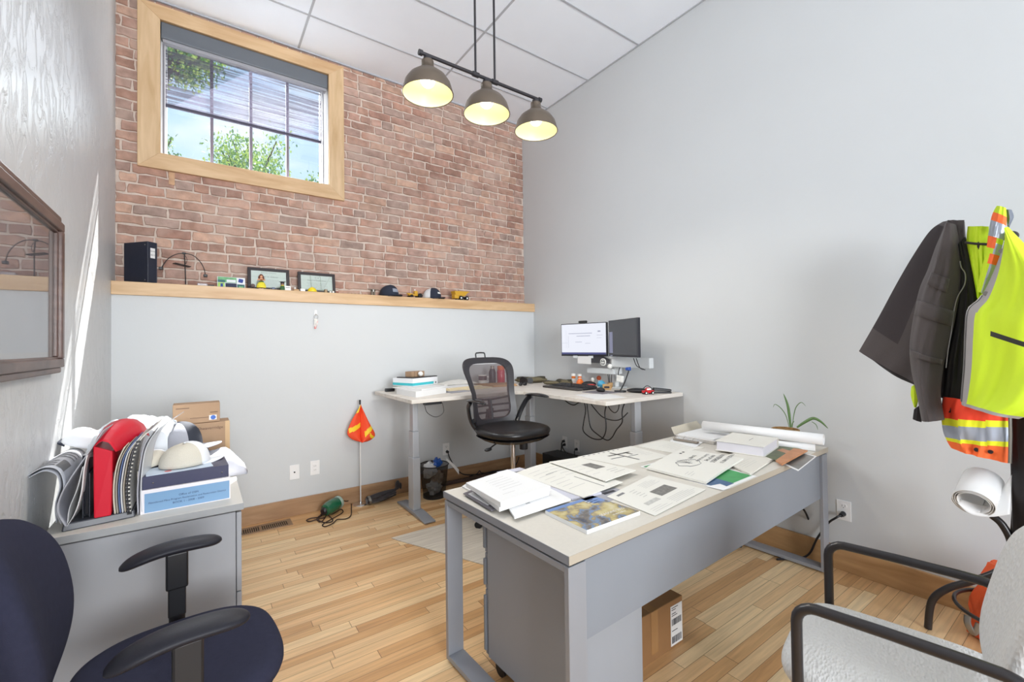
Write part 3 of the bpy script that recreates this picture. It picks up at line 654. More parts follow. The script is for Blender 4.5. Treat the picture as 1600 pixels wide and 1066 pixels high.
# ================================================================ walls: sockets, vent, picture, keys
plate = mat('white_plate', srgb(238, 238, 238), .35); slot = mat('slot_dark', srgb(60, 60, 62), .5)
def outlet(name, label, o, T, kind='duplex', h=.116, w=.072):
    t = thing(name, label, 'wall socket', o)
    t.matrix_basis = T
    mk('cover_plate', MB().box(-w/2, -h/2, 0, w/2, h/2, .005), plate, t, bevel=.002)
    if kind == 'duplex':
        for s in (-1, 1):
            r = mk('receptacle', MB().prism([(.017*cos(a*pi/8), s*.027+.0165*max(-.85, min(.85, sin(a*pi/8)))) for a in range(16)], .004, .0075), plate, t)
            mk('slots', MB().box(-.008, s*.027-.004, .0072, -.006, s*.027+.007, .0079).box(.006, s*.027-.004, .0072, .008, s*.027+.007, .0079).cyl((0, s*.027-.009, .0072), (0, s*.027-.009, .0079), .0026, n=8), slot, r)
    elif kind == 'rocker':
        mk('receptacle', MB().box(-.017, -.034, .004, .017, .034, .0075), plate, t, bevel=.001)
        mk('slots', MB().box(-.007, .010, .0072, -.005, .02, .0079).box(.005, .010, .0072, .007, .02, .0079).box(-.007, -.022, .0072, -.005, -.012, .0079).box(.005, -.022, .0072, .007, -.012, .0079), slot, t)
    else:
        mk('jack', MB().cyl((0, 0, .004), (0, 0, .010), .006, n=12), slot, t)
    return t
TB = lambda x, z: Matrix(((1, 0, 0, x), (0, 0, -1, D), (0, 1, 0, z), (0, 0, 0, 1)))
TR_ = lambda y, z: Matrix(((0, 0, -1, RX), (-1, 0, 0, y), (0, 1, 0, z), (0, 0, 0, 1)))
outlet('cable_jack_plate', 'white wall plate with one round jack left of the power outlet', (0, 0, 0), TB(.618, .347), 'jack')
outlet('power_outlet', 'white power outlet on the rear wall left of the orange flag', (0, 0, 0), TB(.772, .357), 'rocker')
outlet('power_outlet', 'white power outlet behind the wastebasket with a black plug in it', (0, 0, 0), TB(1.975, .334))
outlet('power_outlet', 'white outlet under the corner desk with several black plugs', (0, 0, 0), TR_(3.446, .335))
outlet('power_outlet', 'white outlet under the corner desk nearest the camera, small plug below', (0, 0, 0), TR_(3.264, .328))
outlet('power_outlet', 'white outlet low on the right wall beside the grey desk leg', (0, 0, 0), TR_(1.009, .351))
vt = thing('floor_vent', 'brown metal slotted floor vent beside the rear baseboard', 'floor vent', (.40, 3.80, 0))
vm = mat('vent_brown', srgb(150, 124, 98), .45, metal=.3)
mb = MB().box(.19, 3.735, .0, .575, 3.755, .006).box(.19, 3.855, 0, .575, 3.875, .006).box(.55, 3.755, 0, .575, 3.855, .006).box(.19, 3.755, 0, .2, 3.855, .006).box(.36, 3.755, 0, .372, 3.855, .006)
x = .206
while x < .548: mb.box(x, 3.755, .0, x+.006, 3.855, .005); x += .0135
mk('grille', mb, vm, vt, world=True)
mk('duct', MB().box(.2, 3.755, .0006, .55, 3.855, .0012), rubber, vt, world=True)
# framed picture on left wall
walnut = wood('walnut_frame', srgb(104, 80, 72), srgb(70, 50, 46), (8, 3, 8), .35)
pf = thing('framed_picture', 'wide dark walnut framed print under glass on the left wall', 'picture', (LX, 1.6, 1.58))
FY0, FY1, FZ0, FZ1 = .95, 2.525, 1.285, 1.868
def bars(y0, y1, z0, z1, w, xa, xb, nm, m):
    for a in ((y0, z0, y1, z0+w), (y0, z1-w, y1, z1), (y0, z0+w, y0+w, z1-w), (y1-w, z0+w, y1, z1-w)):
        mk(nm, MB().box(xa, a[0], a[1], xb, a[2], a[3]), m, pf, world=True, bevel=.004)
bars(FY0, FY1, FZ0, FZ1, .034, LX+.004, LX+.034, 'frame_bar', walnut)
bars(FY0+.03, FY1-.03, FZ0+.03, FZ1-.03, .012, LX+.006, LX+.022, 'frame_slip', walnut)
mk('top_ledge', MB().box(LX+.001, FY0+.03, FZ1, LX+.03, FY1-.03, FZ1+.022), walnut, pf, world=True, bevel=.005)
mk('bottom_ledge', MB().box(LX+.001, FY0+.03, FZ0-.022, LX+.03, FY1-.03, FZ0), walnut, pf, world=True, bevel=.005)
mk('mat_board', MB().box(LX+.004, FY0+.03, FZ0+.03, LX+.008, FY1-.03, FZ1-.03), mat('mat_board', srgb(188, 180, 178), .7), pf, world=True)
prm = mat('print_paper', srgb(172, 172, 184), .6, var=.1, vscale=3)
mk('print', MB().box(LX+.008, FY0+.075, FZ0+.06, LX+.009, FY1-.105, FZ1-.065), prm, pf, world=True)
def pglass():
    m = bpy.data.materials.new('picture_glass'); m.use_nodes = True; t = m.node_tree; N = t.nodes; L = t.links; N.remove(N['Principled BSDF'])
    tr = N.new('ShaderNodeBsdfTransparent'); gl = N.new('ShaderNodeBsdfGlossy'); gl.inputs['Roughness'].default_value = .015
    mx = N.new('ShaderNodeMixShader'); mx.inputs[0].default_value = .42; L.new(tr.outputs[0], mx.inputs[1]); L.new(gl.outputs[0], mx.inputs[2]); L.new(mx.outputs[0], N['Material Output'].inputs[0])
    return m
mk('glazing', MB().box(LX+.012, FY0+.03, FZ0+.03, LX+.0135, FY1-.03, FZ1-.03), pglass(), pf, world=True)
# keys on hook
steel = mat('steel', srgb(150, 146, 140), .3, metal=.9); pink = mat('pink_tag', srgb(214, 130, 128), .5)
kx = .785
hk = thing('key_hook', 'small clear hook stuck on the wall under the wooden ledge', 'hook', (kx, D, 1.64))
mk('hook_plate', MB().box(kx-.010, D-.004, 1.615, kx+.010, D-.0002, 1.665), plate, hk, world=True, bevel=.002)
mk('hook_arm', MB().tube(smooth_path([(kx, D-.003, 1.635), (kx, D-.016, 1.62), (kx, D-.022, 1.63)], 5), .002, 6), steel, hk, world=True)
ky = thing('key_ring', 'bunch of keys with a pink tag hanging below the ledge', 'keys', (kx, D-.018, 1.62))
mk('ring', MB().tube([(kx+.016*cos(a*pi/10), D-.018, 1.608+.016*sin(a*pi/10)) for a in range(20)], .0013, 6, closed=True), steel, ky, world=True)
for k, (dx, dl) in enumerate(((-.014, .055), (-.004, .06), (.006, .05))):
    T = Matrix.Translation((kx+dx*.3, D-.017-.002*k, 1.592)) @ Matrix.Rotation(radians(90), 4, 'X') @ Matrix.Rotation(dx*12, 4, 'Z')
    mk('key', MB(T).prism([(.011*cos(a*pi/6), -.010+.011*sin(a*pi/6)) for a in range(12)], -.001, .001).box(-.0035, -.01-dl, -.0008, .0035, -.016, .0008), steel, ky, world=True)
mk('key_tag', MB(Matrix.Translation((kx+.012, D-.016, 1.59)) @ Matrix.Rotation(radians(14), 4, 'Y')).box(-.007, -.003, -.085, .007, .003, -.018), pink, ky, world=True, bevel=.002)
# ================================================================ ledge
ZL = 1.816
navyb = mat('black_vinyl', srgb(34, 38, 54), .32, bump=.15, bscale=14, var=.1, vscale=8); papr = mat('paper', srgb(228, 228, 228), .7); ink = mat('ink', srgb(50, 50, 58), .8); gink = mat('grey_ink', srgb(122, 122, 124), .8); lgink = mat('light_print', srgb(176, 176, 176), .8)
def binder(t, L, Wd, Hh, m, T, open_=False, inside=papr):     # local: x thickness(spine) , y length, z height
    M_ = lambda: MB(T)
    mk('cover', M_().box(0, 0, 0, .003, L, Hh), m, t, bevel=.001, seg=1)
    mk('cover', M_().box(Wd-.003, 0, 0, Wd, L, Hh), m, t, bevel=.001, seg=1)
    mk('spine', M_().box(.003, 0, 0, Wd-.003, .003, Hh), m, t, bevel=.001, seg=1)
    mk('pages', M_().box(.006, .008, .006, Wd-.008, L-.012, Hh-.006), inside, t)
th = radians(-39)
bd = thing('ring_binder', 'tall black ring binder with a white spine label at the left end of ledge', 'binder', (-.298, 3.935, ZL), radians(52))
bd.rotation_euler[2] = radians(42)
binder(bd, .21, .066, .288, navyb, Matrix())
# spine (y=0 face) should face right/front
mk('spine_label', MB().box(.018, -.0015, .175, .05, -.0005, .245), papr, bd)
mb = MB(); T = frame_T((.034, -.002, .223), (1, 0, 0), (0, 0, 1)); mb.text('BOOK', .011, T); mb.text('#215', .014, frame_T((.034, -.002, .197), (1, 0, 0), (0, 0, 1))); mk('label_text', mb, ink, bd)
for z in (.02, .265): mk('rivet', MB().sph((-.001, .022, z), .004, n=8, k=5), steel, bd)
# twin head reading light on clip stem
al = thing('desk_light', 'thin black two headed arc light standing on the ledge beside the binder', 'lamp', (-.088, 4.0, ZL))
P = lambda u, v: PY(u, v, 4.0)
mk('base', MB().cyl((-.088, 4.02, ZL), (-.088, 4.02, ZL+.008), .035, n=24), black, al, world=True)
mk('stem', MB().tube([(-.088, 4.02, ZL), tuple(P(289, 412)), tuple(P(288, 397))], .0035, 8), black, al, world=True, smooth=True)
arc = smooth_path([P(252, 419), P(262, 405), P(275, 397.5), P(288, 396), P(301, 399), P(311, 407), P(318, 418), P(321, 430)], 5)
mk('arc_arm', MB().tube(arc, .0028, 8), black, al, world=True, smooth=True)
for (u, v) in ((251.5, 419.5), (321, 431)): mk('lamp_head', MB().cbox(P(u, v), (.026, .03, .020), 0), black, al, world=True, bevel=.004)
mk('clamp', MB().cbox(P(287.5, 396), (.022, .02, .012)), black, al, world=True, bevel=.002)
mk('shelf_plate', MB().cbox(P(287, 415)+Vector((-.01, -.01, 0)), (.10, .05, .006), rot=(0, radians(8), .4)), black, al, world=True, bevel=.002)
mk('cord', MB().tube(smooth_path([P(287, 397), P(292, 404), P(291, 412), P(288, 406), P(288, 398)], 5), .0018, 6), black, al, world=True, smooth=True)
clear = mat('clear_plastic', srgb(208, 206, 212), .15, alpha=.45)
tag(mk('plastic_case', MB().box(-.020, 3.96, ZL, .045, 4.02, ZL+.022), clear, bevel=.006, loc=(.01, 3.99, ZL)), 'small clear plastic case lying on the ledge under the arc light', 'case')
tag(mk('pocket_tool', MB().box(.045, 3.95, ZL, .085, 3.975, ZL+.012), black, bevel=.003, loc=(.065, 3.96, ZL)), 'small black gadget beside the clear plastic case on the ledge', 'gadget')
# photo card
pc = thing('photo_card', 'glossy card with green and blue photos leaning on the bricks', 'photo card', (.195, 4.02, ZL))
G = [mat('card_green', srgb(120, 178, 130), .3, var=.35, vscale=30), mat('card_teal', srgb(64, 110, 110), .3, var=.4, vscale=40), mat('card_navy', srgb(44, 52, 78), .3), mat('card_white', srgb(232, 236, 240), .3), mat('card_lime', srgb(170, 208, 110), .3, var=.3, vscale=40), mat('card_blue', srgb(50, 72, 150), .4)]
T = Matrix.Translation((.105, 4.01, ZL)) @ Matrix.Rotation(radians(-14), 4, 'X')
mb = MB(T); mb.box(0, 0, 0, .182, .003, .092, 3); z_ = lambda a, b, c, d, m, k=0: mb.box(a, -.0006-k*.0004, b, c, 0, d, m)
z_(.003, .046, .125, .09, 0); z_(.003, .046, .05, .066, 1, 1); z_(.06, .05, .12, .07, 3, 1); z_(.003, .002, .048, .044, 4); z_(.02, .008, .036, .036, 5, 1); z_(.052, .002, .125, .042, 2); z_(.128, .002, .178, .036, 1); z_(.14, .006, .17, .02, 0, 1)
mk('card', mb, G, pc, world=True)
mb = MB(T); mb.prism([(.153+.016*cos(a*pi/4+.2)*(1+.3*(a % 2)), -.066+.016*sin(a*pi/4+.2)*(1+.3*(a % 2))) for a in range(8)], -.0006, -.0002, T=Matrix.Rotation(radians(90), 4, 'X') @ Matrix.Scale(-1, 4, (0, 0, 1)) @ Matrix.Scale(-1, 4, (0, 1, 0))); mk('emblem', mb, G[5], pc, world=True)
# framed certificates
fdk = mat('dark_frame', srgb(40, 32, 36), .35); cert = mat('certificate_paper', srgb(196, 212, 202), .35); gglz = pglass(); gglz.node_tree.nodes['Mix Shader'].inputs[0].default_value = .12
def certificate(x0, w, h, label, lines, tilt=9):
    t = thing('framed_certificate', label, 'framed certificate', (x0+w/2, 4.04, ZL)); T = Matrix.Translation((x0, 4.045, ZL)) @ Matrix.Rotation(radians(-tilt), 4, 'X'); b = .024
    for a in ((0, 0, w, b), (0, h-b, w, h), (0, b, b, h-b), (w-b, b, w, h-b)): mk('frame_bar', MB(T).box(a[0], -.016, a[1], a[2], 0, a[3]), fdk, t, world=True, bevel=.003)
    mk('certificate', MB(T).box(b-.002, -.008, b-.002, w-b+.002, -.004, h-b+.002), cert, t, world=True)
    mk('glazing', MB(T).box(b-.002, -.010, b-.002, w-b+.002, -.0095, h-b+.002), gglz, t, world=True)
    mb = MB(T)
    for s, sz, zz in lines: mb.text(s, sz, frame_T((w/2, -.0086, zz*h), (1, 0, 0), (0, 0, 1)))
    r = random.Random(int(x0*1000))
    for k in range(7):
        zz = h*(.16+.055*k); ww = r.uniform(.05, .085); mb.box(w/2-ww, -.0088, zz, w/2+ww, -.0084, zz+.0014)
    mk('lettering', mb, mat('certificate_ink', srgb(110, 124, 122), .8), t, world=True)
    return t
certificate(.305, .300, .185, 'dark framed pale green certificate standing behind the doll in the yellow skirt', [('Bachelor of Science', .014, .80), ('Baker H. Gilmer', .020, .62)])
certificate(.668, .300, .180, 'dark framed pale green certificate behind the little yellow hard hat', [('C 4', .022, .74), ('Board of Registration', .017, .62)])
# doll
skin = mat('figurine_skin', srgb(222, 164, 128), .5); hairm = mat('brown_hair', srgb(104, 52, 34), .6); yel = mat('yellow_skirt', srgb(232, 218, 60), .6); grn = mat('leaf_green', srgb(56, 96, 58), .6); wht = mat('white_gloss', srgb(238, 238, 234), .3)
X0, Y0 = .392, 3.965
dl = thing('hula_doll', 'little hula doll with brown hair and a yellow skirt on the ledge', 'figurine', (X0, Y0, ZL))
sk = []
for z, r in ((.012, .031), (.03, .030), (.05, .022), (.058, .012)): sk.append([((r*(1+.07*(j % 2)))*cos(2*pi*j/32), r*(1+.07*(j % 2))*sin(2*pi*j/32), z) for j in range(32)])
mk('skirt', MB().loft(sk), yel, dl); mk('waistband', MB().lathe([(.013, .055), (.017, .058), (.016, .064), (.011, .066)], 18), grn, dl, smooth=True)
body = MB().lathe([(.010, .060), (.011, .072), (.014, .082), (.008, .090), (.005, .094)], 16)
for s in (-1, 1):
    body.tube(smooth_path([(s*.013, 0, .084), (s*.025, -.004, .073), (s*.012, -.016, .074)], 4), .0038, 8); body.tube([(s*.009, 0, .012), (s*.009, -.004, .002)], .005, 8)
body.sph((0, 0, .103), (.010, .010, .012), n=14, k=9); mk('body', body, skin, dl, smooth=True)
hm = MB().sph((0, .003, .108), (.013, .012, .013), n=14, k=8).tube(smooth_path([(-.010, .003, .108), (-.015, .004, .092), (-.013, .0, .08)], 4), .006, 8).tube(smooth_path([(.010, .003, .108), (.015, .004, .092), (.013, .0, .08)], 4), .006, 8)
mk('hair', hm, hairm, dl, smooth=True); mk('ukulele', MB().sph((0, -.017, .072), (.009, .004, .006), n=10, k=6).tube([(.006, -.018, .074), (.026, -.018, .084)], .0016, 6), mat('ukulele_wood', srgb(140, 90, 50), .4), dl, smooth=True)
mk('base', MB().cyl((0, 0, 0), (0, 0, .004), .022, n=20), wht, dl)
stn = mat('grey_brown_stone', srgb(112, 98, 98), .7)
t = thing('stone_ball', 'small grey stone ball on a stand left of the hula doll', 'ornament', (.335, 3.97, ZL)); mk('ball', MB().sph((0, 0, .026), .015, n=16, k=10), stn, t, smooth=True); mk('stand', MB().lathe([(.010, 0), (.010, .003), (.005, .006), (.008, .013)], 14), fdk, t, smooth=True)
t = thing('toy_car', 'tiny blue grey toy car on the ledge right of the hula doll', 'toy car', (.475, 3.96, ZL)); bgm = mat('toy_blue', srgb(96, 108, 132), .4)
mk('car_body', MB().box(-.022, -.009, .004, .022, .009, .012).box(-.010, -.008, .012, .012, .008, .021), bgm, t, bevel=.002)
for a in (-.014, .014):
    for b in (-.010, .010): mk('wheel', MB().cyl((a, b-.002, .005), (a, b+.002, .005), .005, n=12), rubber, t)
# graduate figure
t = thing('graduate_figurine', 'small green robed figurine with a black graduation cap', 'figurine', (.540, 3.955, ZL))
mk('robe', MB().lathe([(.020, 0), (.019, .02), (.014, .034), (.006, .040)], 18), grn, t, smooth=True); mk('head', MB().sph((0, 0, .050), .013, n=14, k=10), mat('figurine_brown', srgb(150, 112, 88), .5), t, smooth=True)
mk('cap', MB().lathe([(.013, .052), (.014, .060), (.013, .066)], 16).cbox((0, 0, .0675), (.036, .036, .003), .3), fdk, t)
mk('collar', MB().tube([(.011*cos(a*pi/8), .011*sin(a*pi/8), .037) for a in range(16)], .003, 6, closed=True), yel, t, smooth=True)
t = thing('white_card', 'small white printed card standing beside the graduate figurine', 'card', (.578, 3.95, ZL)); mk('card', MB().cbox((0, 0, .019), (.046, .0015, .038), rot=(-.2, 0, .15)), wht, t); mk('print', MB().cbox((0, -.0012, .024), (.032, .0006, .004), rot=(-.2, 0, .15)), gink, t)
blk = wood('toy_wood', srgb(196, 160, 110), srgb(160, 120, 74), (20, 20, 20))
t = thing('wooden_block', 'little wooden block with white top pieces left of the yellow hard hat', 'block', (.640, 3.95, ZL)); mk('block', MB().box(-.02, -.012, 0, .02, .012, .014), blk, t, bevel=.002); mk('ball', MB().sph((-.009, 0, .022), .008, n=12, k=8), wht, t, smooth=True)
t = thing('white_block', 'little white block beside the yellow hard hat on the ledge', 'block', (.688, 3.95, ZL)); mk('block', MB().box(-.018, -.012, 0, .018, .012, .022), wht, t, bevel=.003)
t = thing('mini_hard_hat', 'miniature yellow hard hat on the ledge', 'hat', (.762, 3.955, ZL)); yh = mat('hard_hat_yellow', srgb(236, 208, 36), .3)
mk('shell', MB().lathe([(.034, .003), (.034, .010), (.030, .024), (.018, .035), (.004, .038)], 24, sy=.85), yh, t, smooth=True); mk('brim', MB().lathe([(.034, .0), (.041, .001), (.041, .004), (.034, .005)], 24, sy=.95), yh, t, smooth=True)
mk('ridge', MB().tube(smooth_path([(-.030, 0, .020), (0, 0, .039), (.030, 0, .020)], 5), .003, 6), yh, t, smooth=True)
tinm = [mat('brass_tin', srgb(150, 128, 96), .35, metal=.4), wht, mat('rust_tin', srgb(150, 96, 76), .5), steel]
for k, (x, h, r, m, lb) in enumerate(((.868, .030, .014, 0, 'taller brown tin on the ledge in front of the second certificate'), (.905, .018, .008, 1, 'small white jar right of the taller brown tin'), (.928, .020, .008, 1, 'small white jar leftward neighbour of the rusty pot'), (.960, .024, .011, 2, 'small rust coloured pot at the right edge of the second certificate'))):
    t = thing('trinket_jar', lb, 'trinket', (x, 3.95, ZL)); mk('jar', MB().lathe([(r, 0), (r, h*.75), (r*.7, h*.8)], 16), tinm[m], t, smooth=True); mk('lid', MB().cyl((0, 0, h*.8), (0, 0, h), r*.8, n=14), tinm[(m+3) % 4], t, smooth=True)
# a row of tiny parts
t0 = thing('brass_screw', 'tiny brass screw standing in the row between the certificates and black cap', 'screw', (1.05, 3.945, ZL), 0, 'tiny brass screws in a row on the ledge')
mk('screw_head', MB().cyl((0, 0, 0), (0, 0, .003), .005, n=10), tinm[0], t0); mk('shank', MB().cyl((0, 0, .003), (0, 0, .011), .002, n=8), tinm[0], t0)
for k in range(1, 7): dup(t0, (1.05+.03*k, 3.945, ZL))
t = thing('tin_robot', 'small grey metal figure with outstretched flat arms on the ledge', 'figurine', (1.272, 3.96, ZL)); gm = mat('dull_metal', srgb(112, 104, 92), .5, metal=.5)
mk('body', MB().box(-.018, -.012, .0, -.004, .012, .05).box(.004, -.012, 0, .018, .012, .05).box(-.018, -.012, .035, .018, .012, .055), gm, t, bevel=.002); mk('arms', MB().box(-.052, -.006, .052, .052, .006, .057), gm, t, bevel=.001); mk('face', MB().cbox((0, -.013, .042), (.008, .003, .02)), wht, t)
# caps
def cap(name, label, loc, rz, mcrown, mbrim, mfront=None, h=.105, r=.092, tilt=(0, 0), brim=.075, logo=None, squash=1.0, flat=0):
    t = thing(name, label, 'cap', loc, rz); t.rotation_euler = (tilt[0], tilt[1], rz)
    n, k = 40, 12
    def P(i, j):
        a = 2*pi*i/n; b = (pi/2)*j/k; rr = r*cos(b)**.75; fr = .5+.5*sin(a)     # +y is the front
        z = h*sin(b)**.9*(1+.06*sin(a)); return Vector((rr*cos(a)*.9, rr*sin(a)*1.06, z*squash))
    mb = MB(); 
    vs = [P(i, j) for j in range(k+1) for i in range(n)]; fs = []; ms = []
    for j in range(k):
        for i in range(n):
            fs.append((j*n+i, j*n+(i+1) % n, (j+1)*n+(i+1) % n, (j+1)*n+i)); a = 2*pi*(i+.5)/n
            ms.append(1 if (mfront and sin(a) > .35) else 0)
    mb.v = vs; mb.f = fs; mb.m = ms
    mk('crown', mb, [mcrown, mfront or mcrown], t, smooth=True, solid=.003, ang=70)
    mk('button', MB().sph((0, 0, h*squash+.002), (.007, .007, .004), n=10, k=5), mfront or mcrown, t, smooth=True)
    def B(u, v):
        a = pi/2+(u-.5)*2*radians(68); e = sin(pi*u)**.6
        inn = Vector((r*.9*cos(a), r*1.06*sin(a), .002)); out = inn+Vector((0, brim*e, 0)); p = inn.lerp(out, v); p.x *= 1-.08*v; p.z -= (.020-flat)*((p.x/(r*.9))**2)*v-.004*v; return p
    mk('brim', MB().grid(B, 20, 6), mbrim, t, smooth=True, solid=.003)
    if logo:
        mlogo, w_, h_ = logo; lb = MB()
        def Lg(u, v):
            a = pi/2+(u-.5)*w_; b = .45+(v-.5)*h_; rr = r*cos(b)**.75+.0028; return Vector((rr*cos(a)*.9, rr*sin(a)*1.06, h*sin(b)**.9*(1+.06*sin(a))*squash+.001))
        lb.grid(Lg, 8, 4); mk('patch', lb, mlogo, t, smooth=True)
    return t
nvy = mat('navy_cap', srgb(36, 42, 58), .85, bump=.1, bscale=400); wcap = mat('white_mesh', srgb(220, 222, 224), .85, bump=.3, bscale=500); gpatch = mat('grey_patch', srgb(140, 146, 160), .6); gcapm = mat('grey_cap', srgb(168, 170, 180), .85, bump=.15, bscale=300)
cap('baseball_cap', 'all navy baseball cap with a grey patch on the ledge', (1.435, 4.0, ZL+.004), radians(205), nvy, nvy, None, h=.10, r=.088, logo=(gpatch, .9, .35), brim=.06)
cap('baseball_cap', 'navy and white mesh cap with white lettering near the toy dump truck', (1.868, 4.0, ZL+.004), radians(212), wcap, nvy, nvy, h=.10, r=.088, logo=(wht, .7, .16), brim=.055)
# toy vehicles
tye = mat('toy_yellow', srgb(206, 158, 44), .4)
t = thing('toy_grader', 'yellow toy construction vehicle with open cab between the two caps', 'toy truck', (1.68, 3.975, ZL), radians(8))
mk('chassis', MB().box(-.07, -.018, .018, .055, .018, .034).prism([(-.085, -.012), (-.03, -.012), (-.03, .012), (-.085, .012)], .030, .040), tye, t, bevel=.003)
mk('cab', MB().box(-.010, -.016, .034, .022, .016, .066), tye, t, bevel=.004); mk('driver', MB().sph((-.002, 0, .076), .007, n=10, k=6), wht, t, smooth=True)
for a, r_ in ((-.05, .014), (.040, .022)):
    for b in (-.026, .026): mk('wheel', MB().cyl((a, b-.006, r_), (a, b+.006, r_), r_, n=20), rubber, t, smooth=True)
t = thing('toy_dump_truck', 'yellow toy dump truck near the right end of the ledge', 'toy truck', (2.17, 3.975, ZL), radians(6))
mk('dump_body', MB().loft([[(-.075, -.032, .046), (.035, -.032, .040), (.035, .032, .040), (-.075, .032, .046)], [(-.092, -.038, .088), (.085, -.038, .092), (.085, .038, .092), (-.092, .038, .088)]]).box(.03, -.036, .084, .095, .036, .090), tye, t, bevel=.002)
mk('cab', MB().box(-.085, -.030, .014, -.03, .030, .052), tye, t, bevel=.004); mk('chassis', MB().box(-.08, -.022, .018, .08, .022, .036), fdk, t, bevel=.002)
for a in (-.015, .058):
    for b in (-.034, .034):
        w_ = mk('wheel', MB().cyl((a, b-.009, .021), (a, b+.009, .021), .021, n=22), rubber, t, smooth=True); mk('hub', MB().cyl((a, b-.0095, .021), (a, b+.0095, .021), .009, n=14), wht, w_, smooth=True)
# ================================================================ on the filing cabinet
CT = CZ
def ext(prof, y0, y1, th, m, parent, name='sheet', ms=None, skew=0, wob=.0, **k):
    """sheet swept along y from a profile of (x, z) points"""
    P = smooth_path([(x, 0, z) for x, z in prof], 5)
    def F(u, v):
        i = min(int(u*(len(P)-1)), len(P)-2); f = u*(len(P)-1)-i; p = P[i].lerp(P[i+1], f)
        return Vector((p.x+skew*v+wob*sin(9*v+4*u)*u, y0+(y1-y0)*v, p.z))
    return mk(name, MB().grid(F, len(P)-1, 10), ms or m, parent, world=True, smooth=True, solid=th, ang=60, **k)
def Q(u, v, y=2.2): p = PY(u, v, y); return (p.x, p.z)
grayp = mat('newsprint', srgb(196, 198, 204), .75, var=.05, vscale=30); smoke = mat('dark_sorter', srgb(62, 64, 72), .35)
so = thing('file_sorter', 'dark grey upright desk file sorter at the front of the filing cabinet', 'file sorter', (-.31, 2.35, CT))
mk('base', MB().loft([[(-.402, 2.195, CT), (-.205, 2.225, CT), (-.205, 2.50, CT), (-.402, 2.47, CT)], [(-.398, 2.203, CT+.026), (-.208, 2.232, CT+.026), (-.208, 2.495, CT+.026), (-.398, 2.465, CT+.026)]]), smoke, so, world=True, bevel=.004)
for x, h in ((-.352, .20), (-.334, .19), (-.268, .18)): mk('divider', MB().box(x-.0015, 2.23, CT+.026, x+.0015, 2.46, CT+h), smoke, so, world=True, bevel=.001, seg=1)
# black binder in the sorter
bk_ = thing('report_binder', 'black glossy binder standing in the sorter left of the red folder', 'binder', (-.343, 2.35, CT+.027))
mk('cover', MB().box(-.0145, -.10, .0005, .006, .10, .225), mat('gloss_black_vinyl', srgb(26, 28, 36), .18), bk_, bevel=.003)
# newspapers / curled drawings
nw = thing('curled_newspaper', 'grey newspaper curling over to the left out of the sorter', 'newspaper', (-.39, 2.3, CT+.03))
ext([Q(86, 820), Q(84, 792), Q(91, 764), Q(86, 744), Q(66, 738), Q(42, 749)], 2.215, 2.54, .0012, grayp, nw, skew=-.01)
ext([Q(94, 820), Q(87, 796), Q(98, 766), Q(96, 745), Q(86, 733), Q(66, 732), Q(40, 745)], 2.205, 2.56, .0012, grayp, nw, skew=.01)
prt = MB()
def curl(u, v):
    P = [Q(96, 745), Q(86, 733), Q(66, 732), Q(40, 745)]; S = smooth_path([(x, 0, z) for x, z in P], 5); i = min(int(u*(len(S)-1)), len(S)-2); f = u*(len(S)-1)-i; p = S[i].lerp(S[i+1], f); return Vector((p.x+.0015+.01*v, 2.205+.355*v, p.z+.0022))
for a, b, c, d in ((.1, .08, .42, .36), (.48, .1, .9, .13), (.48, .2, .9, .23), (.5, .3, .88, .33), (.15, .5, .8, .53), (.15, .6, .75, .63), (.15, .7, .8, .73)): prt.grid(lambda u, v: curl(a+(c-a)*u, b+(d-b)*v), 6, 3)
mk('print', prt, gink, nw, world=True)
tp_ = thing('teardrop_sheets', 'pale sheaf of sheets folded to a teardrop behind the curled newspaper', 'papers', (-.36, 2.3, CT+.03))
ext([Q(104, 822), Q(91, 800), Q(95, 775), Q(112, 745), Q(135, 712), Q(150, 690), Q(162, 672)], 2.19, 2.38, .0025, mat('grey_sheet', srgb(176, 176, 184), .6), tp_, skew=.01)
ext([Q(105, 822), Q(118, 800), Q(127, 770), Q(131, 735), Q(136, 712)], 2.195, 2.38, .0015, papr, tp_, skew=.005)
ext([Q(105, 819), Q(108, 795), Q(120, 765), Q(129, 730)], 2.20, 2.38, .001, papr, tp_)
# red folder
red = mat('red_folder', srgb(206, 14, 44), .45, spec=.4)
rf = thing('red_folder', 'thick red folder standing upright in the sorter, its flap bent back', 'folder', (-.295, 2.33, CT+.027))
mk('body', MB().loft([[(-.319, 2.205, CT+.027), (-.272, 2.205, CT+.027), (-.272, 2.42, CT+.027), (-.319, 2.42, CT+.027)], [(-.322, 2.21, CT+.29), (-.268, 2.205, CT+.265), (-.262, 2.42, CT+.25), (-.322, 2.42, CT+.28)]]), red, rf, world=True, bevel=.004)
FR = [[PY(a, b, y) for a, b in r_] for y, r_ in ((2.203, ((146, 699), (158, 689), (171, 692), (181, 706))), (2.27, ((152, 684), (166, 675), (184, 681), (193, 702))), (2.35, ((163, 668), (180, 661), (200, 668), (209, 692))), (2.43, ((176, 659), (194, 653), (214, 660), (226, 678))), (2.50, ((196, 655), (212, 655), (226, 664), (234, 682))))]
def flap(u, v):
    a = u*4; i = min(int(a), 3); a -= i; b = v*3; j = min(int(b), 2); b -= j
    return FR[i][j].lerp(FR[i][j+1], b).lerp(FR[i+1][j].lerp(FR[i+1][j+1], b), a)
mk('flap', MB().grid(flap, 14, 8), red, rf, world=True, smooth=True, solid=.0015)
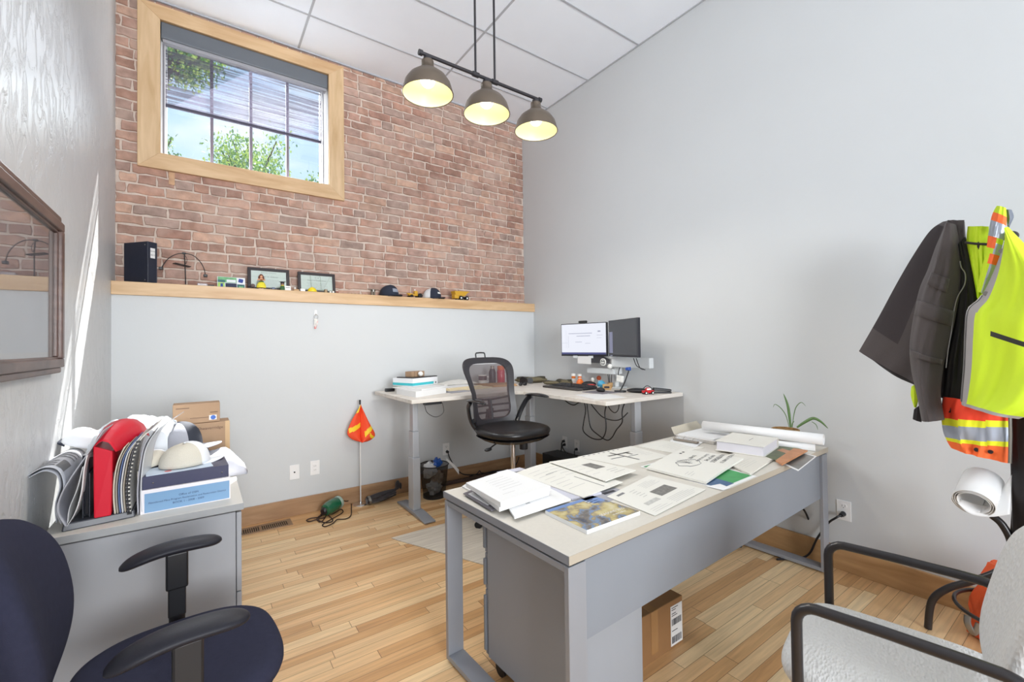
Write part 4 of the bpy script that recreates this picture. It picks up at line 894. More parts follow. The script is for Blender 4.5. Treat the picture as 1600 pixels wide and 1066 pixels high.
# comb bound reports
cb = thing('comb_bound_reports', 'comb bound reports with a black plastic comb standing right of the red folder', 'reports', (-.24, 2.33, CT+.027))
pals = [srgb(214, 206, 190), srgb(168, 158, 146), srgb(96, 112, 152), srgb(210, 212, 216), srgb(180, 170, 156), srgb(120, 116, 124), srgb(228, 226, 220)]
for k in range(7):
    x = -.262+.0072*k; h = .225+.012*k; bend = .012+.004*k
    ext([(x, CT+.028), (x-.004, CT+.08), (x-.003, CT+.15), (x+bend*.6, CT+.028+h*.85), (x+bend*2.2, CT+.028+h+.02)], 2.212+.002*(k % 3), 2.41, .003, mat('report_%d' % k, pals[k], .6), cb, name='report', skew=.006)
mbk = MB()
for k in range(19):
    t = k/18; p = PY(200+14*t**1.6-6*sin(t*pi), 803-112*t, 2.2)
    mbk.cbox((p.x+.004, 2.2035, p.z), (.013, .006, .0075), 0)
mk('comb', mbk, black, cb, world=True)
# translucent sleeves leaning right
sl = thing('plastic_sleeves', 'clear and white document sleeves leaning right beside the comb bound reports', 'papers', (-.20, 2.36, CT))
cl_ = mat('frosted_sleeve', srgb(226, 228, 232), .25, alpha=.8)
ext([Q(221, 802, 2.22), Q(219, 770, 2.22), Q(221, 735, 2.22), Q(228, 700, 2.22), Q(247, 672, 2.22), Q(276, 652, 2.22)], 2.235, 2.40, .002, cl_, sl, skew=.02)
ext([Q(215, 806, 2.22), Q(214, 770, 2.22), Q(217, 735, 2.22), Q(224, 700, 2.22), Q(236, 680, 2.22)], 2.23, 2.42, .003, mat('grey_sheet', (0, 0, 0)), sl, skew=.01)
# blue labelled white binder lying down, and navy binder on it
wb = thing('white_binder', 'white binder with a pale blue spine sheet lying at the cabinet edge', 'binder', (-.048, 2.38, CT), radians(1.5))
wvn = mat('white_vinyl_cover', srgb(232, 228, 232), .3); blu = mat('blue_sheet', srgb(122, 160, 196), .3)
mk('cover', MB().box(-.148, -.135, 0, .148, .135, .003), wvn, wb); mk('cover', MB().box(-.148, -.135, .089, .148, .135, .092), wvn, wb)
mk('spine', MB().box(-.148, -.138, 0, .148, -.135, .092), wvn, wb, bevel=.001, seg=1); mk('pages', MB().box(-.14, -.132, .006, .142, .128, .085), papr, wb)
mk('spine_sheet', MB().box(-.135, -.1392, .004, .144, -.1381, .078), blu, wb)
mb = MB(); TT = lambda x, z: frame_T((x, -.1396, z), (1, 0, 0), (0, 0, 1))
mb.text('Office of OSM', .011, TT(.004, .054)); mb.text('Abandoned Mine Program Reclamation and Restoration District', .0098, TT(.004, .040)); mb.text('BOOK 1 - 2008 - 2009', .011, TT(.004, .026))
mk('lettering', mb, mat('label_ink', srgb(34, 50, 90), .6), wb)
nb = thing('navy_binder', 'navy binder lying on top of the white binder', 'binder', (-.050, 2.385, CT+.0925), radians(2.5))
nvb = mat('navy_vinyl', srgb(48, 50, 82), .35)
mk('cover', MB().box(-.142, -.13, 0, .142, .13, .003), nvb, nb); mk('cover', MB().box(-.142, -.13, .046, .142, .13, .049), nvb, nb); mk('spine', MB().box(-.142, -.133, 0, .142, -.13, .049), nvb, nb, bevel=.001, seg=1)
mk('pages', MB().box(-.135, -.128, .005, .136, .122, .044), papr, nb)
for x in (-.11, .118): mk('rivet', MB().sph((x, -.133, .022), .003, n=8, k=5), steel, nb)
bl_ = thing('blue_leaflet', 'pale leaflet lying on the navy binder in front of the white cap', 'leaflet', (-.10, 2.30, CT+.142), radians(6))
mk('sheet', MB().box(-.08, -.04, 0, .14, .10, .002), mat('pale_blue_sheet', srgb(200, 214, 230), .5), bl_); mk('print', MB().cyl((-.01, -.01, .002), (-.01, -.01, .0026), .012, n=16), mat('logo_red', srgb(208, 120, 120), .6), bl_)
beige = mat('beige_mesh', srgb(214, 208, 194), .85, bump=.4, bscale=300); whc = mat('white_cap_cloth', srgb(236, 238, 242), .8)
cap('baseball_cap', 'white cap with beige back lying on the navy binder', (-.055, 2.375, CT+.147), radians(-62), beige, whc, whc, h=.088, r=.086, brim=.07, logo=(mat('blue_patch', srgb(120, 150, 200), .6), .8, .3))
cap('baseball_cap', 'small crumpled white and navy cap left of the white and beige cap', (-.165, 2.455, CT+.147), radians(-30), beige, nvy, whc, h=.055, r=.062, brim=.03, tilt=(.1, -.2))
# garment heap, grey caps, boxes
rg = random.Random(5)
def heap(t, x0, x1, y0, y1, z0, h, m, seed, name='cloth'):
    def F(u, v):
        e = min(1, 4.5*min(u, 1-u, v, 1-v))**.6; n = noise.noise(Vector((u*2.6+seed, v*2.6, seed)))
        f2 = abs(noise.noise(Vector((u*6, v*3.5+seed, 3))))
        return Vector((x0+(x1-x0)*u+.02*n, y0+(y1-y0)*v+.02*sin(7*u+seed), z0+.002+h*e*(.75+.5*n-.25*f2)))
    return mk(name, MB().grid(F, 28, 20), m, t, world=True, smooth=True, solid=.004)
gt = thing('grey_shirt', 'crumpled light grey shirt lying on the cabinet in front of the cardboard boxes', 'shirt', (0, 2.76, CT))
greycl = mat('light_grey_cloth', srgb(196, 198, 208), .9, bump=.15, bscale=400)
heap(gt, -.24, .19, 2.61, 2.89, CT, .125, greycl, 1.3)
if 0: mk('sleeve', MB().loft([[(x, 2.78+.05*cos(2*pi*j/12), CT+hz+th_*sin(2*pi*j/12)) for j in range(12)] for x, hz, th_ in ((.05, .075, .018), (.12, .07, .014), (.165, .066, .010), (.172, .064, .006))]), greycl, gt, world=True, smooth=True)
cap('baseball_cap', 'light grey cap with black front panel lying on the grey shirt', (-.095, 2.735, CT+.150), radians(-78), gcapm, gcapm, mat('black_panel', srgb(46, 50, 62), .8), h=.125, r=.098, brim=.085)
wh = thing('white_shirt', 'white crumpled shirt heaped at the back behind the red folder', 'shirt', (-.32, 2.66, CT))
WR = [[PY(a, b, y) for a, b in r_] for y, r_ in ((2.525, ((128, 730), (150, 735), (200, 735), (240, 740), (262, 735))), (2.53, ((138, 696), (160, 684), (196, 672), (240, 672), (262, 684))), (2.60, ((142, 684), (164, 667), (203, 655), (243, 657), (270, 668))), (2.70, ((148, 678), (168, 660), (208, 650), (244, 650), (276, 655))), (2.82, ((150, 700), (170, 690), (208, 680), (246, 680), (276, 690))))]
def wsf(u, v):
    a = u*4; i = min(int(a), 3); a -= i; b = v*4; j = min(int(b), 3); b -= j
    p = WR[i][j].lerp(WR[i][j+1], b).lerp(WR[i+1][j].lerp(WR[i+1][j+1], b), a); return p+Vector((0, 0, .022*noise.noise(Vector((u*5, v*7, 3)))+.010*noise.noise(Vector((u*11, v*15, 1)))))
mk('cloth', MB().grid(wsf, 30, 34), mat('white_cloth', srgb(214, 219, 224), .9), wh, world=True, smooth=True, solid=.005)
mk('tag', MB().cbox((-.24, 2.545, CT+.262), (.06, .004, .03), rot=(-.9, .1, .1)), nvy, wh, world=True)
cap('baseball_cap', 'white cap with black brim underside leaning against the left wall behind the red folder', (-.41, 2.60, CT+.235), radians(60), whc, nvy, whc, h=.07, r=.07, brim=.05, tilt=(.25, .2))
kraft = mat('cardboard', srgb(170, 140, 112), .8, var=.05, vscale=12); tape = mat('packing_tape', srgb(196, 162, 118), .3)
def carton(name, label, x0, y0, z0, x1, y1, z1, marks=()):
    t = thing(name, label, 'box', ((x0+x1)/2, (y0+y1)/2, z0)); mk('carton', MB().box(x0, y0, z0, x1, y1, z1), kraft, t, world=True, bevel=.003)
    mk('flap_seam', MB().box(x0+.002, (y0+y1)/2-.001, z1, x1-.002, (y0+y1)/2+.001, z1+.0006), mat('seam_dark', srgb(110, 84, 60), .8), t, world=True)
    for (a, b, c, d, m) in marks: mk('print', MB().box(x0+a, y0-.0008, z0+b, x0+c, y0+.001, z0+d), m, t, world=True)
    return t
brn = mat('brown_ink', srgb(112, 88, 74), .8); bls = mat('blue_sticker', srgb(60, 104, 190), .5)
c1 = carton('cardboard_box', 'lower brown cardboard box at the back of the cabinet', -.13, 2.955, CT, .133, 3.10, CT+.235, ((.21, .02, .25, .03, brn),))
mk('lettering', MB().text('Sheaverridge', .022, frame_T((.045, 2.9535, CT+.205), (1, 0, 0), (0, 0, 1))), brn, c1, world=True); mk('tape', MB().box(.112, 2.9535, CT+.05, .134, 2.96, CT+.236), tape, c1, world=True)
c2 = carton('cardboard_box', 'smaller brown cardboard box with a blue sticker, on top of the lower box', -.122, 2.96, CT+.237, .088, 3.07, CT+.343, ((.014, .083, .072, .087, brn), (.075, .027, .16, .0295, brn), (.165, .052, .20, .056, brn), (.16, .012, .195, .038, papr)))
mk('sticker', MB().cyl((.057, 2.9585, CT+.262), (.057, 2.9595, CT+.262), .012, n=18), bls, c2, world=True)
tag(mk('loose_paper', MB().cbox((.10, 2.66, CT+.0015), (.06, .05, .002), .5), papr, loc=(.10, 2.66, CT)), 'small loose white paper lying on the bare cabinet top right of the caps', 'paper')
# ================================================================ floor things
fg = thing('safety_flag', 'orange safety flag with yellow stripes on a white pole and chrome base', 'flag', (1.122, 3.869, 0))
orf = mat('orange_mesh', srgb(240, 78, 40), .7); yst = mat('yellow_stripe', srgb(246, 206, 40), .6); wpole = mat('white_pole', srgb(236, 236, 236), .35)
mk('pole', MB().cyl((1.122, 3.869, .01), (1.122, 3.869, .875), .0048, n=12), wpole, fg, world=True, smooth=True)
mk('pole_tip', MB().cyl((1.122, 3.869, .855), (1.122, 3.869, .895), .008, n=12), black, fg, world=True, smooth=True)
mk('base', MB().lathe([(.066, 0), (.066, .004), (.055, .009), (.012, .012), (.010, .02)], 32, 0, Matrix.Translation((1.122, 3.869, 0))), chrome, fg, world=True, smooth=True)
def fl(side):
    o = [(1.122, .855), (1.09, .80), (1.045, .73), (1.015, .66), (1.008, .62), (1.03, .585), (1.075, .555), (1.122, .537)] if side < 0 else [(1.122, .855), (1.150, .79), (1.185, .71), (1.215, .65), (1.238, .60), (1.236, .568), (1.20, .545), (1.16, .535), (1.122, .537)]
    S = smooth_path([(x, 0, z) for x, z in o], 4)
    def F(u, v):
        i = min(int(u*(len(S)-1)), len(S)-2); p = S[i].lerp(S[i+1], u*(len(S)-1)-i); c = Vector((1.122, 0, .855-.318*u))
        q = c.lerp(p, v); return Vector((q.x, 3.862-.035*sin(v*pi*.9)*(.4+u)*(1 if side > 0 else .7)-.012*v, q.z))
    return F
L_, R_ = fl(-1), fl(1)
def mL(u, v): q = L_(u, v); k = q.z-(.655+.35*(q.x-1.05)); return 1 if (abs(k) < .02 and q.x > 1.02) or (q.z > .79 and v > .5) else 0
def mR(u, v): q = R_(u, v); a = q.z-(.60+.9*(q.x-1.15)); b = q.z-(.60-.9*(q.x-1.18)); return 1 if (abs(a) < .022 and q.x > 1.15) or (abs(b) < .018 and q.x > 1.19) else 0
mk('flag_cloth', MB().grid(L_, 40, 24, mL), [orf, yst], fg, world=True, smooth=True, solid=.0015); mk('flag_cloth', MB().grid(R_, 40, 24, mR), [orf, yst], fg, world=True, smooth=True, solid=.0015)
gl = thing('green_lantern', 'green glass work lamp lying on the floor with a tangled brown cord', 'lamp', (.88, 3.79, .055))
gg = mat('green_glass', srgb(20, 92, 62), .08, spec=.8, coat=.5)
T = Matrix.Translation((.875, 3.80, .060)) @ Matrix.Rotation(radians(32), 4, 'Z') @ Matrix.Rotation(radians(83), 4, 'Y')
mk('glass', MB().lathe([(.030, -.085), (.045, -.075), (.052, -.05), (.055, -.01), (.054, .03), (.046, .058)], 28, 0, T), gg, gl, world=True, smooth=True)
mk('cap', MB().lathe([(.050, .052), (.053, .060), (.050, .076), (.03, .082)], 28, 0, T), mat('grey_green_cap', srgb(150, 168, 158), .5), gl, world=True, smooth=True); mk('neck', MB().lathe([(.02, -.105), (.026, -.1), (.030, -.085)], 20, 0, T), black, gl, world=True, smooth=True)
cw = mat('brown_cord', srgb(52, 32, 24), .6)
cp = [PZ(u, v, .004+.002*(i % 3)) for i, (u, v) in enumerate(((548, 783), (549, 795), (548, 806), (540, 811), (527, 812), (520, 818), (508, 823), (504, 820), (515, 813), (528, 806), (536, 800), (532, 796), (520, 803), (506, 804), (497, 812), (508, 817), (520, 814), (512, 805), (500, 806), (495, 812), (503, 815), (512, 802), (518, 793), (510, 794), (503, 802), (498, 808), (486, 810), (479, 813), (484, 815), (498, 811), (508, 809)))]
cp = [Vector((.957, 3.848, .075)), Vector((1.0, 3.87, .05))]+cp
mk('cord', MB().tube(smooth_path(cp, 5), .0042, 6), cw, gl, world=True, smooth=True)
um = thing('folded_umbrella', 'short folded black umbrella lying along the rear baseboard', 'umbrella', (1.28, 3.80, .035))
ub = mat('umbrella_black', srgb(40, 34, 38), .6, sheen=.3); T = frame_T((1.155, 3.815, .034), (.99, .02, .10), (0, 1, 0))
R = []
for k in range(12):
    t = k/11; r = .030+.012*sin(t*pi); R.append([T @ Vector((.255*t, (r+.010*sin(j*pi/2+t*6))*cos(2*pi*j/20), (r+.006*cos(j*1.3))*sin(2*pi*j/20)*.85)) for j in range(20)])
mk('canopy', MB().loft(R), ub, um, world=True, smooth=True); mk('strap', MB().loft([[T @ Vector((.012+.01*k, .043*cos(2*pi*j/20), .037*sin(2*pi*j/20))) for j in range(20)] for k in range(3)], cap=False), steel, um, world=True, smooth=True)
mk('handle', MB().sph(T @ Vector((.285, 0, .055)), (.020, .020, .042), n=14, k=8).tube([T @ Vector((.24, 0, .01)), T @ Vector((.275, 0, .03))], .013, 10).sph(T @ Vector((.315, .01, .035)), (.011, .013, .030), n=10, k=6), ub, um, world=True, smooth=True)
# chair mat
cmat = wood('pale_mat', srgb(222, 213, 198), srgb(192, 182, 168), (1.5, 26, 1), .55, .2)
mt = thing('chair_mat', 'pale beige striped floor mat between the two desks', 'mat', (2.0, 2.75, .004))
mk('mat_sheet', MB().prism([(1.095, 3.05), (1.12, 2.98), (1.42, 2.33), (1.44, 2.30), (2.62, 2.30), (2.62, 3.05)], .0005, .005), cmat, mt, world=True)
# wastebasket
wbk = thing('wastebasket', 'black wire mesh wastebasket full of crumpled paper beside the standing desk leg', 'wastebasket', (1.715, 3.665, 0))
def wiremesh():
    m = bpy.data.materials.new('wire_mesh'); m.use_nodes = True; b = m.node_tree.nodes['Principled BSDF']; b.inputs['Base Color'].default_value = (.012, .010, .010, 1); b.inputs['Roughness'].default_value = .5; b.inputs['Alpha'].default_value = .58; return m
mk('mesh_wall', MB().lathe([(.098, .012), (.128, .285)], 32, cap=False), wiremesh(), wbk, smooth=True)
mk('rim', MB().tube([(.129*cos(a*pi/16), .129*sin(a*pi/16), .287) for a in range(32)], .005, 8, closed=True), black, wbk, smooth=True); mk('bottom', MB().lathe([(.10, 0), (.10, .022), (.002, .023)], 32), black, wbk, smooth=True)
def crumple(name, label, cat, c, s, m, seed, group=None, flat=1.0):
    mb = MB(); n, k = 18, 12; rings = []
    for i in range(k+1):
        a = -pi/2+pi*i/k; a = max(-pi/2+.08, min(pi/2-.08, a)); ring = []
        for j in range(n):
            d = Vector((cos(a)*cos(2*pi*j/n), cos(a)*sin(2*pi*j/n), sin(a))); r = s*(1+.55*noise.noise(d*2.1+Vector((seed, 0, 0)))+.2*noise.noise(d*6+Vector((0, seed, 0))))
            ring.append((d.x*r, d.y*r, d.z*r*flat))
        rings.append(ring)
    mb.loft(rings); o = mk(name, mb, m, smooth=True, ang=30); o.location = c; return tag(o, label, cat, group)
crumple('crumpled_paper', 'crumpled white paper low inside the wire wastebasket', 'waste paper', (1.715, 3.665, .085), .062, papr, 1)
crumple('crumpled_paper', 'crumpled tan paper in the middle of the wire wastebasket', 'waste paper', (1.74, 3.66, .165), .055, mat('tan_waste', srgb(200, 180, 160), .8), 3)
crumple('crumpled_paper', 'crumpled white sheet at the left top of the wastebasket', 'waste paper', (1.675, 3.665, .245), .062, papr, 6)
crumple('crumpled_wrapper', 'blue crumpled wrapper at the top of the wastebasket', 'wrapper', (1.745, 3.655, .300), .040, mat('blue_wrapper', srgb(30, 84, 168), .35), 9)
t = thing('paper_strip', 'white folded strip hanging out over the right rim of the wastebasket', 'waste paper', (1.83, 3.62, .29)); mk('strip', MB().grid(lambda u, v: (PY(697+20*u, 718+20*u+8*(v-.5)*(.4+.6*u), 3.55)+Vector((0, 0, .01*sin(u*pi)))), 8, 3), papr, t, world=True, solid=.002)
# cables on the floor
pb = thing('cable_tray', 'long dark cable channel lying along the rear baseboard under the desk', 'cable tray', (2.2, 3.89, 0))
mk('channel', MB().box(1.86, 3.862, .001, 2.62, 3.905, .03), mat('brown_channel', srgb(84, 66, 58), .6), pb, world=True, bevel=.003)
def cable(label, pts, r=.0045, m=None, plug=None, name='power_cable'):
    t = thing(name, label, 'cable', pts[0]); mk('wire', MB().tube(smooth_path(pts, 6), r, 8), m or black, t, world=True, smooth=True)
    if plug: mk('plug', MB().cyl(plug[0], plug[1], .015, .011, 14), m or black, t, world=True, smooth=True)
    return t
cable('black cable curving down from the outlet behind the wastebasket to the floor', [(1.983, 3.918, .310), (2.00, 3.90, .24), (2.06, 3.89, .14), (2.14, 3.885, .07), (2.3, 3.88, .042), (2.5, 3.875, .042), (2.68, 3.83, .04), (2.72, 3.80, .09), (2.76, 3.80, .16)], .005, None, ((1.983, 3.937, .309), (1.983, 3.912, .309)))
cable('loop of black cable lying on the cable channel', [(2.2, 3.88, .04), (2.28, 3.875, .05), (2.32, 3.88, .075), (2.34, 3.88, .05), (2.42, 3.87, .04), (2.55, 3.86, .035)], .004)
t = thing('power_brick', 'black power brick on the floor behind the drafting chair post', 'power supply', (2.55, 3.72, 0)); mk('brick', MB().box(-.09, -.03, .001, .09, .03, .035), black, t, bevel=.006)
ups = thing('equipment_box', 'low black box standing under the corner desk below the outlets', 'equipment box', (2.95, 3.28, 0))
mk('housing', MB().box(2.835, 3.02, 0, 3.045, 3.50, .255), mat('dark_box', srgb(44, 42, 42), .6), ups, world=True, bevel=.006); mk('lid_groove', MB().box(2.8335, 3.03, .205, 2.8352, 3.49, .209), rubber, ups, world=True)
for k, (y, z, yy, lb) in enumerate(((3.45, .345, 3.40, 'thick black plug cable from the left outlet into the equipment box'), (3.44, .31, 3.30, 'black cable rising from the equipment box to the left outlet'), (3.262, .295, 3.20, 'thin black cable from the right outlet to the equipment box'))):
    cable(lb, [(3.075, y, z), (3.055, y, z-.02), (3.03, (y+yy)/2, z-.05), (3.0, yy, .262)], .006 if k < 2 else .004, None, ((3.089, y, z), (3.066, y, z)))
# ================================================================ papers on the desk
def bil(c, u, v):
    a, b, cc, d = c; return (1-u)*(1-v)*a+u*(1-v)*b+u*v*cc+(1-u)*v*d
def corners(px, z): return [PZ(u, v, z) for u, v in px]      # order: far-left(0,0) far-right(1,0) near-right(1,1) near-left(0,1)
def sheet(name, label, cat, c, z, th=.0012, m=None, marks=(), texts=(), curl=None, group=None, edge=None):
    c = [Vector((p[0], p[1], 0)) for p in c]
    cen = sum(c, Vector())/4; t = thing(name, label, cat, (cen.x, cen.y, z), 0, group)
    hf = curl or (lambda u, v: 0)
    top = lambda u, v: bil(c, u, v)+Vector((0, 0, z+th+hf(u, v)))
    n = 12 if curl else 1; mb = MB(); mb.grid(top, n, n); mb.grid(lambda u, v: top(u, v)-Vector((0, 0, th)), n, n)
    for f in (lambda u, v: top(u, 0)-Vector((0, 0, th*v)), lambda u, v: top(u, 1)-Vector((0, 0, th*v)), lambda u, v: top(0, u)-Vector((0, 0, th*v)), lambda u, v: top(1, u)-Vector((0, 0, th*v))): mb.grid(f, n, 1, 1)
    mk('sheet' if th < .004 else 'block', mb, [m or papr, edge or m or papr], t, world=True)
    by = {}
    for (a, b, cc, d, mm) in marks: by.setdefault(mm, []).append((a, b, cc, d))
    for mm, L in by.items():
        q = MB()
        for a, b, cc, d in L: q.grid(lambda u, v: top(a+(cc-a)*u, b+(d-b)*v)+Vector((0, 0, .0004)), max(1, n//2), max(1, n//2))
        mk('print', q, mm, t, world=True)
    for (s, size, u, v, mm) in texts:
        o = top(u, v)+Vector((0, 0, .0006)); X = top(min(1, u+.02), v)-top(u, v); Y = top(u, v)-top(u, min(1, v+.02)); X.z = Y.z = 0
        mk('lettering', MB().text(s, size, frame_T(o, X, Y)), mm, t, world=True)
    return t
ivory = mat('ivory_paper', srgb(222, 220, 212), .7); offw = mat('cream_paper', srgb(216, 212, 202), .7); greyph = mat('grey_aerial_print', srgb(118, 116, 112), .7, var=.35, vscale=60); lph = mat('light_aerial_print', srgb(188, 187, 182), .7, var=.2, vscale=70)
def lines(a, b, c, d, n, mm, horiz=True, r=None, w=.006):
    r = r or random.Random(int(a*100+b*77+n)); out = []
    for k in range(n):
        f = (k+.5)/n
        if horiz: out.append((a, b+(d-b)*f, a+(c-a)*r.uniform(.6, 1), b+(d-b)*f+w, mm))
        else: out.append((a+(c-a)*f, b, a+(c-a)*f+w, b+(d-b)*r.uniform(.6, 1), mm))
    return out
Z0 = DZ+.0004
# near-left stack
sheet('white_report', 'thin white report at the very left corner of the grey desk', 'report', corners([(722, 760), (735, 752), (790, 775), (764, 783)], DZ+.006), Z0, .006, papr)
sheet('dark_folder', 'dark open folder with a white label poking out under the white reports', 'folder', corners([(724, 772), (748, 762), (800, 785), (768, 799)], DZ+.008), Z0+.0065, .004, mat('dark_folder', srgb(104, 100, 106), .5), [(.12, .1, .42, .8, papr)])
sheet('booklet', 'white booklet with a round emblem lying at the left front of the desk', 'booklet', corners([(786, 783), (856, 764), (892, 783), (804, 812)], DZ+.010), Z0+.0108, .007, papr, [(.30, .35, .38, .60, lgink)])
bks = sheet('white_report_stack', 'thick stack of white bound reports at the left end of the grey desk', 'reports', corners([(741, 759), (800, 736), (858, 764), (780, 789)], DZ+.045), Z0+.019, .016, papr, [])
b2 = sheet('white_report', 'topmost white report of the stack at the left end of the desk', 'report', corners([(728, 756), (793, 735), (860, 761), (782, 787)], DZ+.050), Z0+.0355, .018, papr, lines(.3, .15, .85, .7, 6, lgink)+lines(.2, .78, .5, .8, 1, lgink))
# left bundle
ub_ = sheet('folded_plans', 'folded plan bundle with grey edges beneath the left drawings', 'papers', corners([(776, 738), (812, 731), (940, 770), (893, 780)], DZ+.008), Z0, .009, mat('lilac_grey_paper', srgb(196, 196, 208), .7), [(.3, .5, .9, .9, mat('warm_print', srgb(196, 168, 156), .7)), (.05, .1, .9, .2, gink)])
cu = lambda u, v: .006*sin(u*pi)*(1-v)
sheet('large_drawing', 'large folded site plan at the left of the desk above the magazine', 'drawing', corners([(806, 739), (862, 722), (973, 753), (912, 777)], DZ+.014), Z0+.0098, .003, ivory, lines(.1, .1, .5, .8, 8, lgink)+lines(.55, .1, .95, .5, 5, lgink)+[(.6, .55, .62, .95, gink), (.3, .3, .6, .31, gink)], curl=cu)
sheet('large_drawing', 'site plan with a grey aerial patch, behind the left large plan', 'drawing', corners([(858, 722), (905, 715), (994, 735), (946, 752)], DZ+.022), Z0+.0195, .003, ivory, [(.45, .35, .75, .62, greyph)]+lines(.1, .1, .4, .8, 6, lgink)+lines(.55, .7, .9, .9, 3, gink))
sheet('large_drawing', 'road plan sheet with dark crossing lines near the rear edge of the desk', 'drawing', corners([(902, 714), (986, 697), (1047, 713), (974, 728)], DZ+.002), Z0, .0012, ivory, [(.3, .30, .72, .36, greyph), (.45, .15, .49, .85, greyph), (.2, .5, .45, .54, gink), (.5, .55, .7, .58, gink), (.62, .3, .66, .5, greyph)]+lines(.75, .2, .95, .7, 6, lgink)+[(.05+.09*k, .04, .08+.09*k, .08, gink) for k in range(8)])
sheet('grey_leaflet', 'grey slanted leaflet edge between the left plan and the lower right plan', 'leaflet', corners([(925, 772), (960, 762), (985, 771), (948, 785)], DZ+.0015), Z0, .001, mat('blue_grey_leaflet', srgb(158, 158, 166), .6), [(.3, .2, .8, .4, ink)])
sheet('large_drawing', 'plan sheet with a dark aerial patch near the front edge right of the magazine', 'drawing', corners([(948, 776), (1014, 743), (1103, 765), (1023, 806)], DZ+.003), Z0+.0016, .0012, ivory, [(.48, .42, .82, .66, greyph), (.15, .62, .40, .72, lph), (.10, .10, .24, .16, gink)]+lines(.3, .15, .42, .5, 5, gink)+lines(.55, .1, .9, .3, 5, lgink)+lines(.45, .75, .95, .95, 5, lgink)+lines(.08, .8, .4, .95, 3, lgink))
# magazine
def mag():
    m = bpy.data.materials.new('autumn_landscape_cover'); m.use_nodes = True; t = m.node_tree; N = t.nodes; L = t.links; b = N['Principled BSDF']; co = N.new('ShaderNodeTexCoord')
    n = N.new('ShaderNodeTexNoise'); n.inputs['Scale'].default_value = 16; n.inputs['Detail'].default_value = 8; L.new(co.outputs['Object'], n.inputs['Vector']); r = N.new('ShaderNodeValToRGB'); L.new(n.outputs[0], r.inputs[0])
    e = r.color_ramp.elements; e[0].position = .33; e[0].color = (*srgb(70, 74, 88), 1); e[1].position = .72; e[1].color = (*srgb(206, 196, 156), 1)
    for p, c in ((.42, (120, 112, 100)), (.47, (112, 140, 178)), (.50, (140, 128, 104)), (.58, (190, 174, 118))): k = e.new(p); k.color = (*srgb(*c), 1)
    L.new(r.outputs[0], b.inputs['Base Color']); b.inputs['Roughness'].default_value = .25; return m
sky_ = mat('cover_blue', srgb(108, 138, 190), .25)
sheet('magazine', 'glossy magazine with a yellow and blue autumn landscape cover near the front edge', 'magazine', corners([(852, 798), (926, 775), (1000, 799), (917, 829)], DZ+.014), Z0, .014, mag(), [(0, 0, 1, .10, sky_), (.75, 0, 1, .3, sky_)]+lines(.7, .08, .98, .3, 3, papr, w=.018)+[], [('SEASONS 2022', .02, .70, .74, papr), ('in the valley', .014, .74, .84, papr)], edge=papr)
# green map + big print
gm_ = mat('map_green', srgb(60, 150, 84), .5, var=.15, vscale=20); rm_ = mat('map_red', srgb(170, 70, 76), .5, var=.2, vscale=30); bm_ = mat('map_blue', srgb(60, 92, 130), .5, var=.3, vscale=60)
sheet('coloured_map', 'green, red and blue coloured map under the large print', 'map', corners([(1000, 729), (1062, 712), (1182, 744), (1129, 766)], DZ+.002), Z0, .0014, papr, [(.03, .03, .22, .34, gm_), (.40, .30, .96, .96, gm_), (.04, .34, .40, .97, bm_), (.62, .50, .95, .66, rm_), (.45, .58, .55, .70, rm_)])
sheet('white_slip', 'small white slip lying on the blue corner of the coloured map', 'paper', corners([(1104, 760), (1125, 756), (1141, 762), (1130, 766)], DZ+.004), Z0+.0022, .0008, papr)
sheet('large_print', 'large print with bold upside down lettering in the middle of the desk', 'drawing', corners([(1010, 729), (1066, 700), (1162, 716), (1103, 752)], DZ+.018), Z0+.004, .010, ivory, lines(.06, .6, .2, .75, 3, lgink)+[(.72, .1, .76, .14, ink), (.80, .1, .84, .14, ink)], curl=lambda u, v: .004*sin(u*pi)+.003*v*u)
bp_ = bpy.data.objects['large_print']; cc = [Vector((p.x, p.y, 0)) for p in corners([(1010, 729), (1066, 700), (1162, 716), (1103, 752)], DZ+.018)]
for s, size, u, v in (('EXHIBIT', .026, .66, .36), ('COUNTY BOUNDARY', .020, .72, .50), ('MAP OF THE', .026, .76, .60), ('WATERSHEDS', .032, .80, .70), ('PARCEL 19 AND 20', .026, .86, .82)):
    o = bil(cc, u, v)+Vector((0, 0, Z0+.0195)); X = bil(cc, u-.05, v+.05)-bil(cc, u, v); Y = bil(cc, u+.05, v+.05)-bil(cc, u, v)
    mk('lettering', MB().text(s, size, frame_T(o, -X, -Y) if False else frame_T(o, (cc[1]-cc[0])*-1, (cc[0]-cc[3])*-1)), ink, bp_, world=True)
dr_ = MB()
for k in range(9):
    a = .25+.28*k; o = bil(cc, .42, .45)+Vector((0, 0, Z0+.0195)); dr_.cbox(o+Vector((cos(a), sin(a), 0))*.022, (.044+.02*(k % 3), .0012, .0006), a)
dr_.tube([bil(cc, .42, .45)+Vector((.075*cos(a*pi/10)*(1+.15*sin(a*2)), .05*sin(a*pi/10), Z0+.0195)) for a in range(20)], .0012, 4, closed=True)
mk('map_drawing', dr_, gink, bp_, world=True)
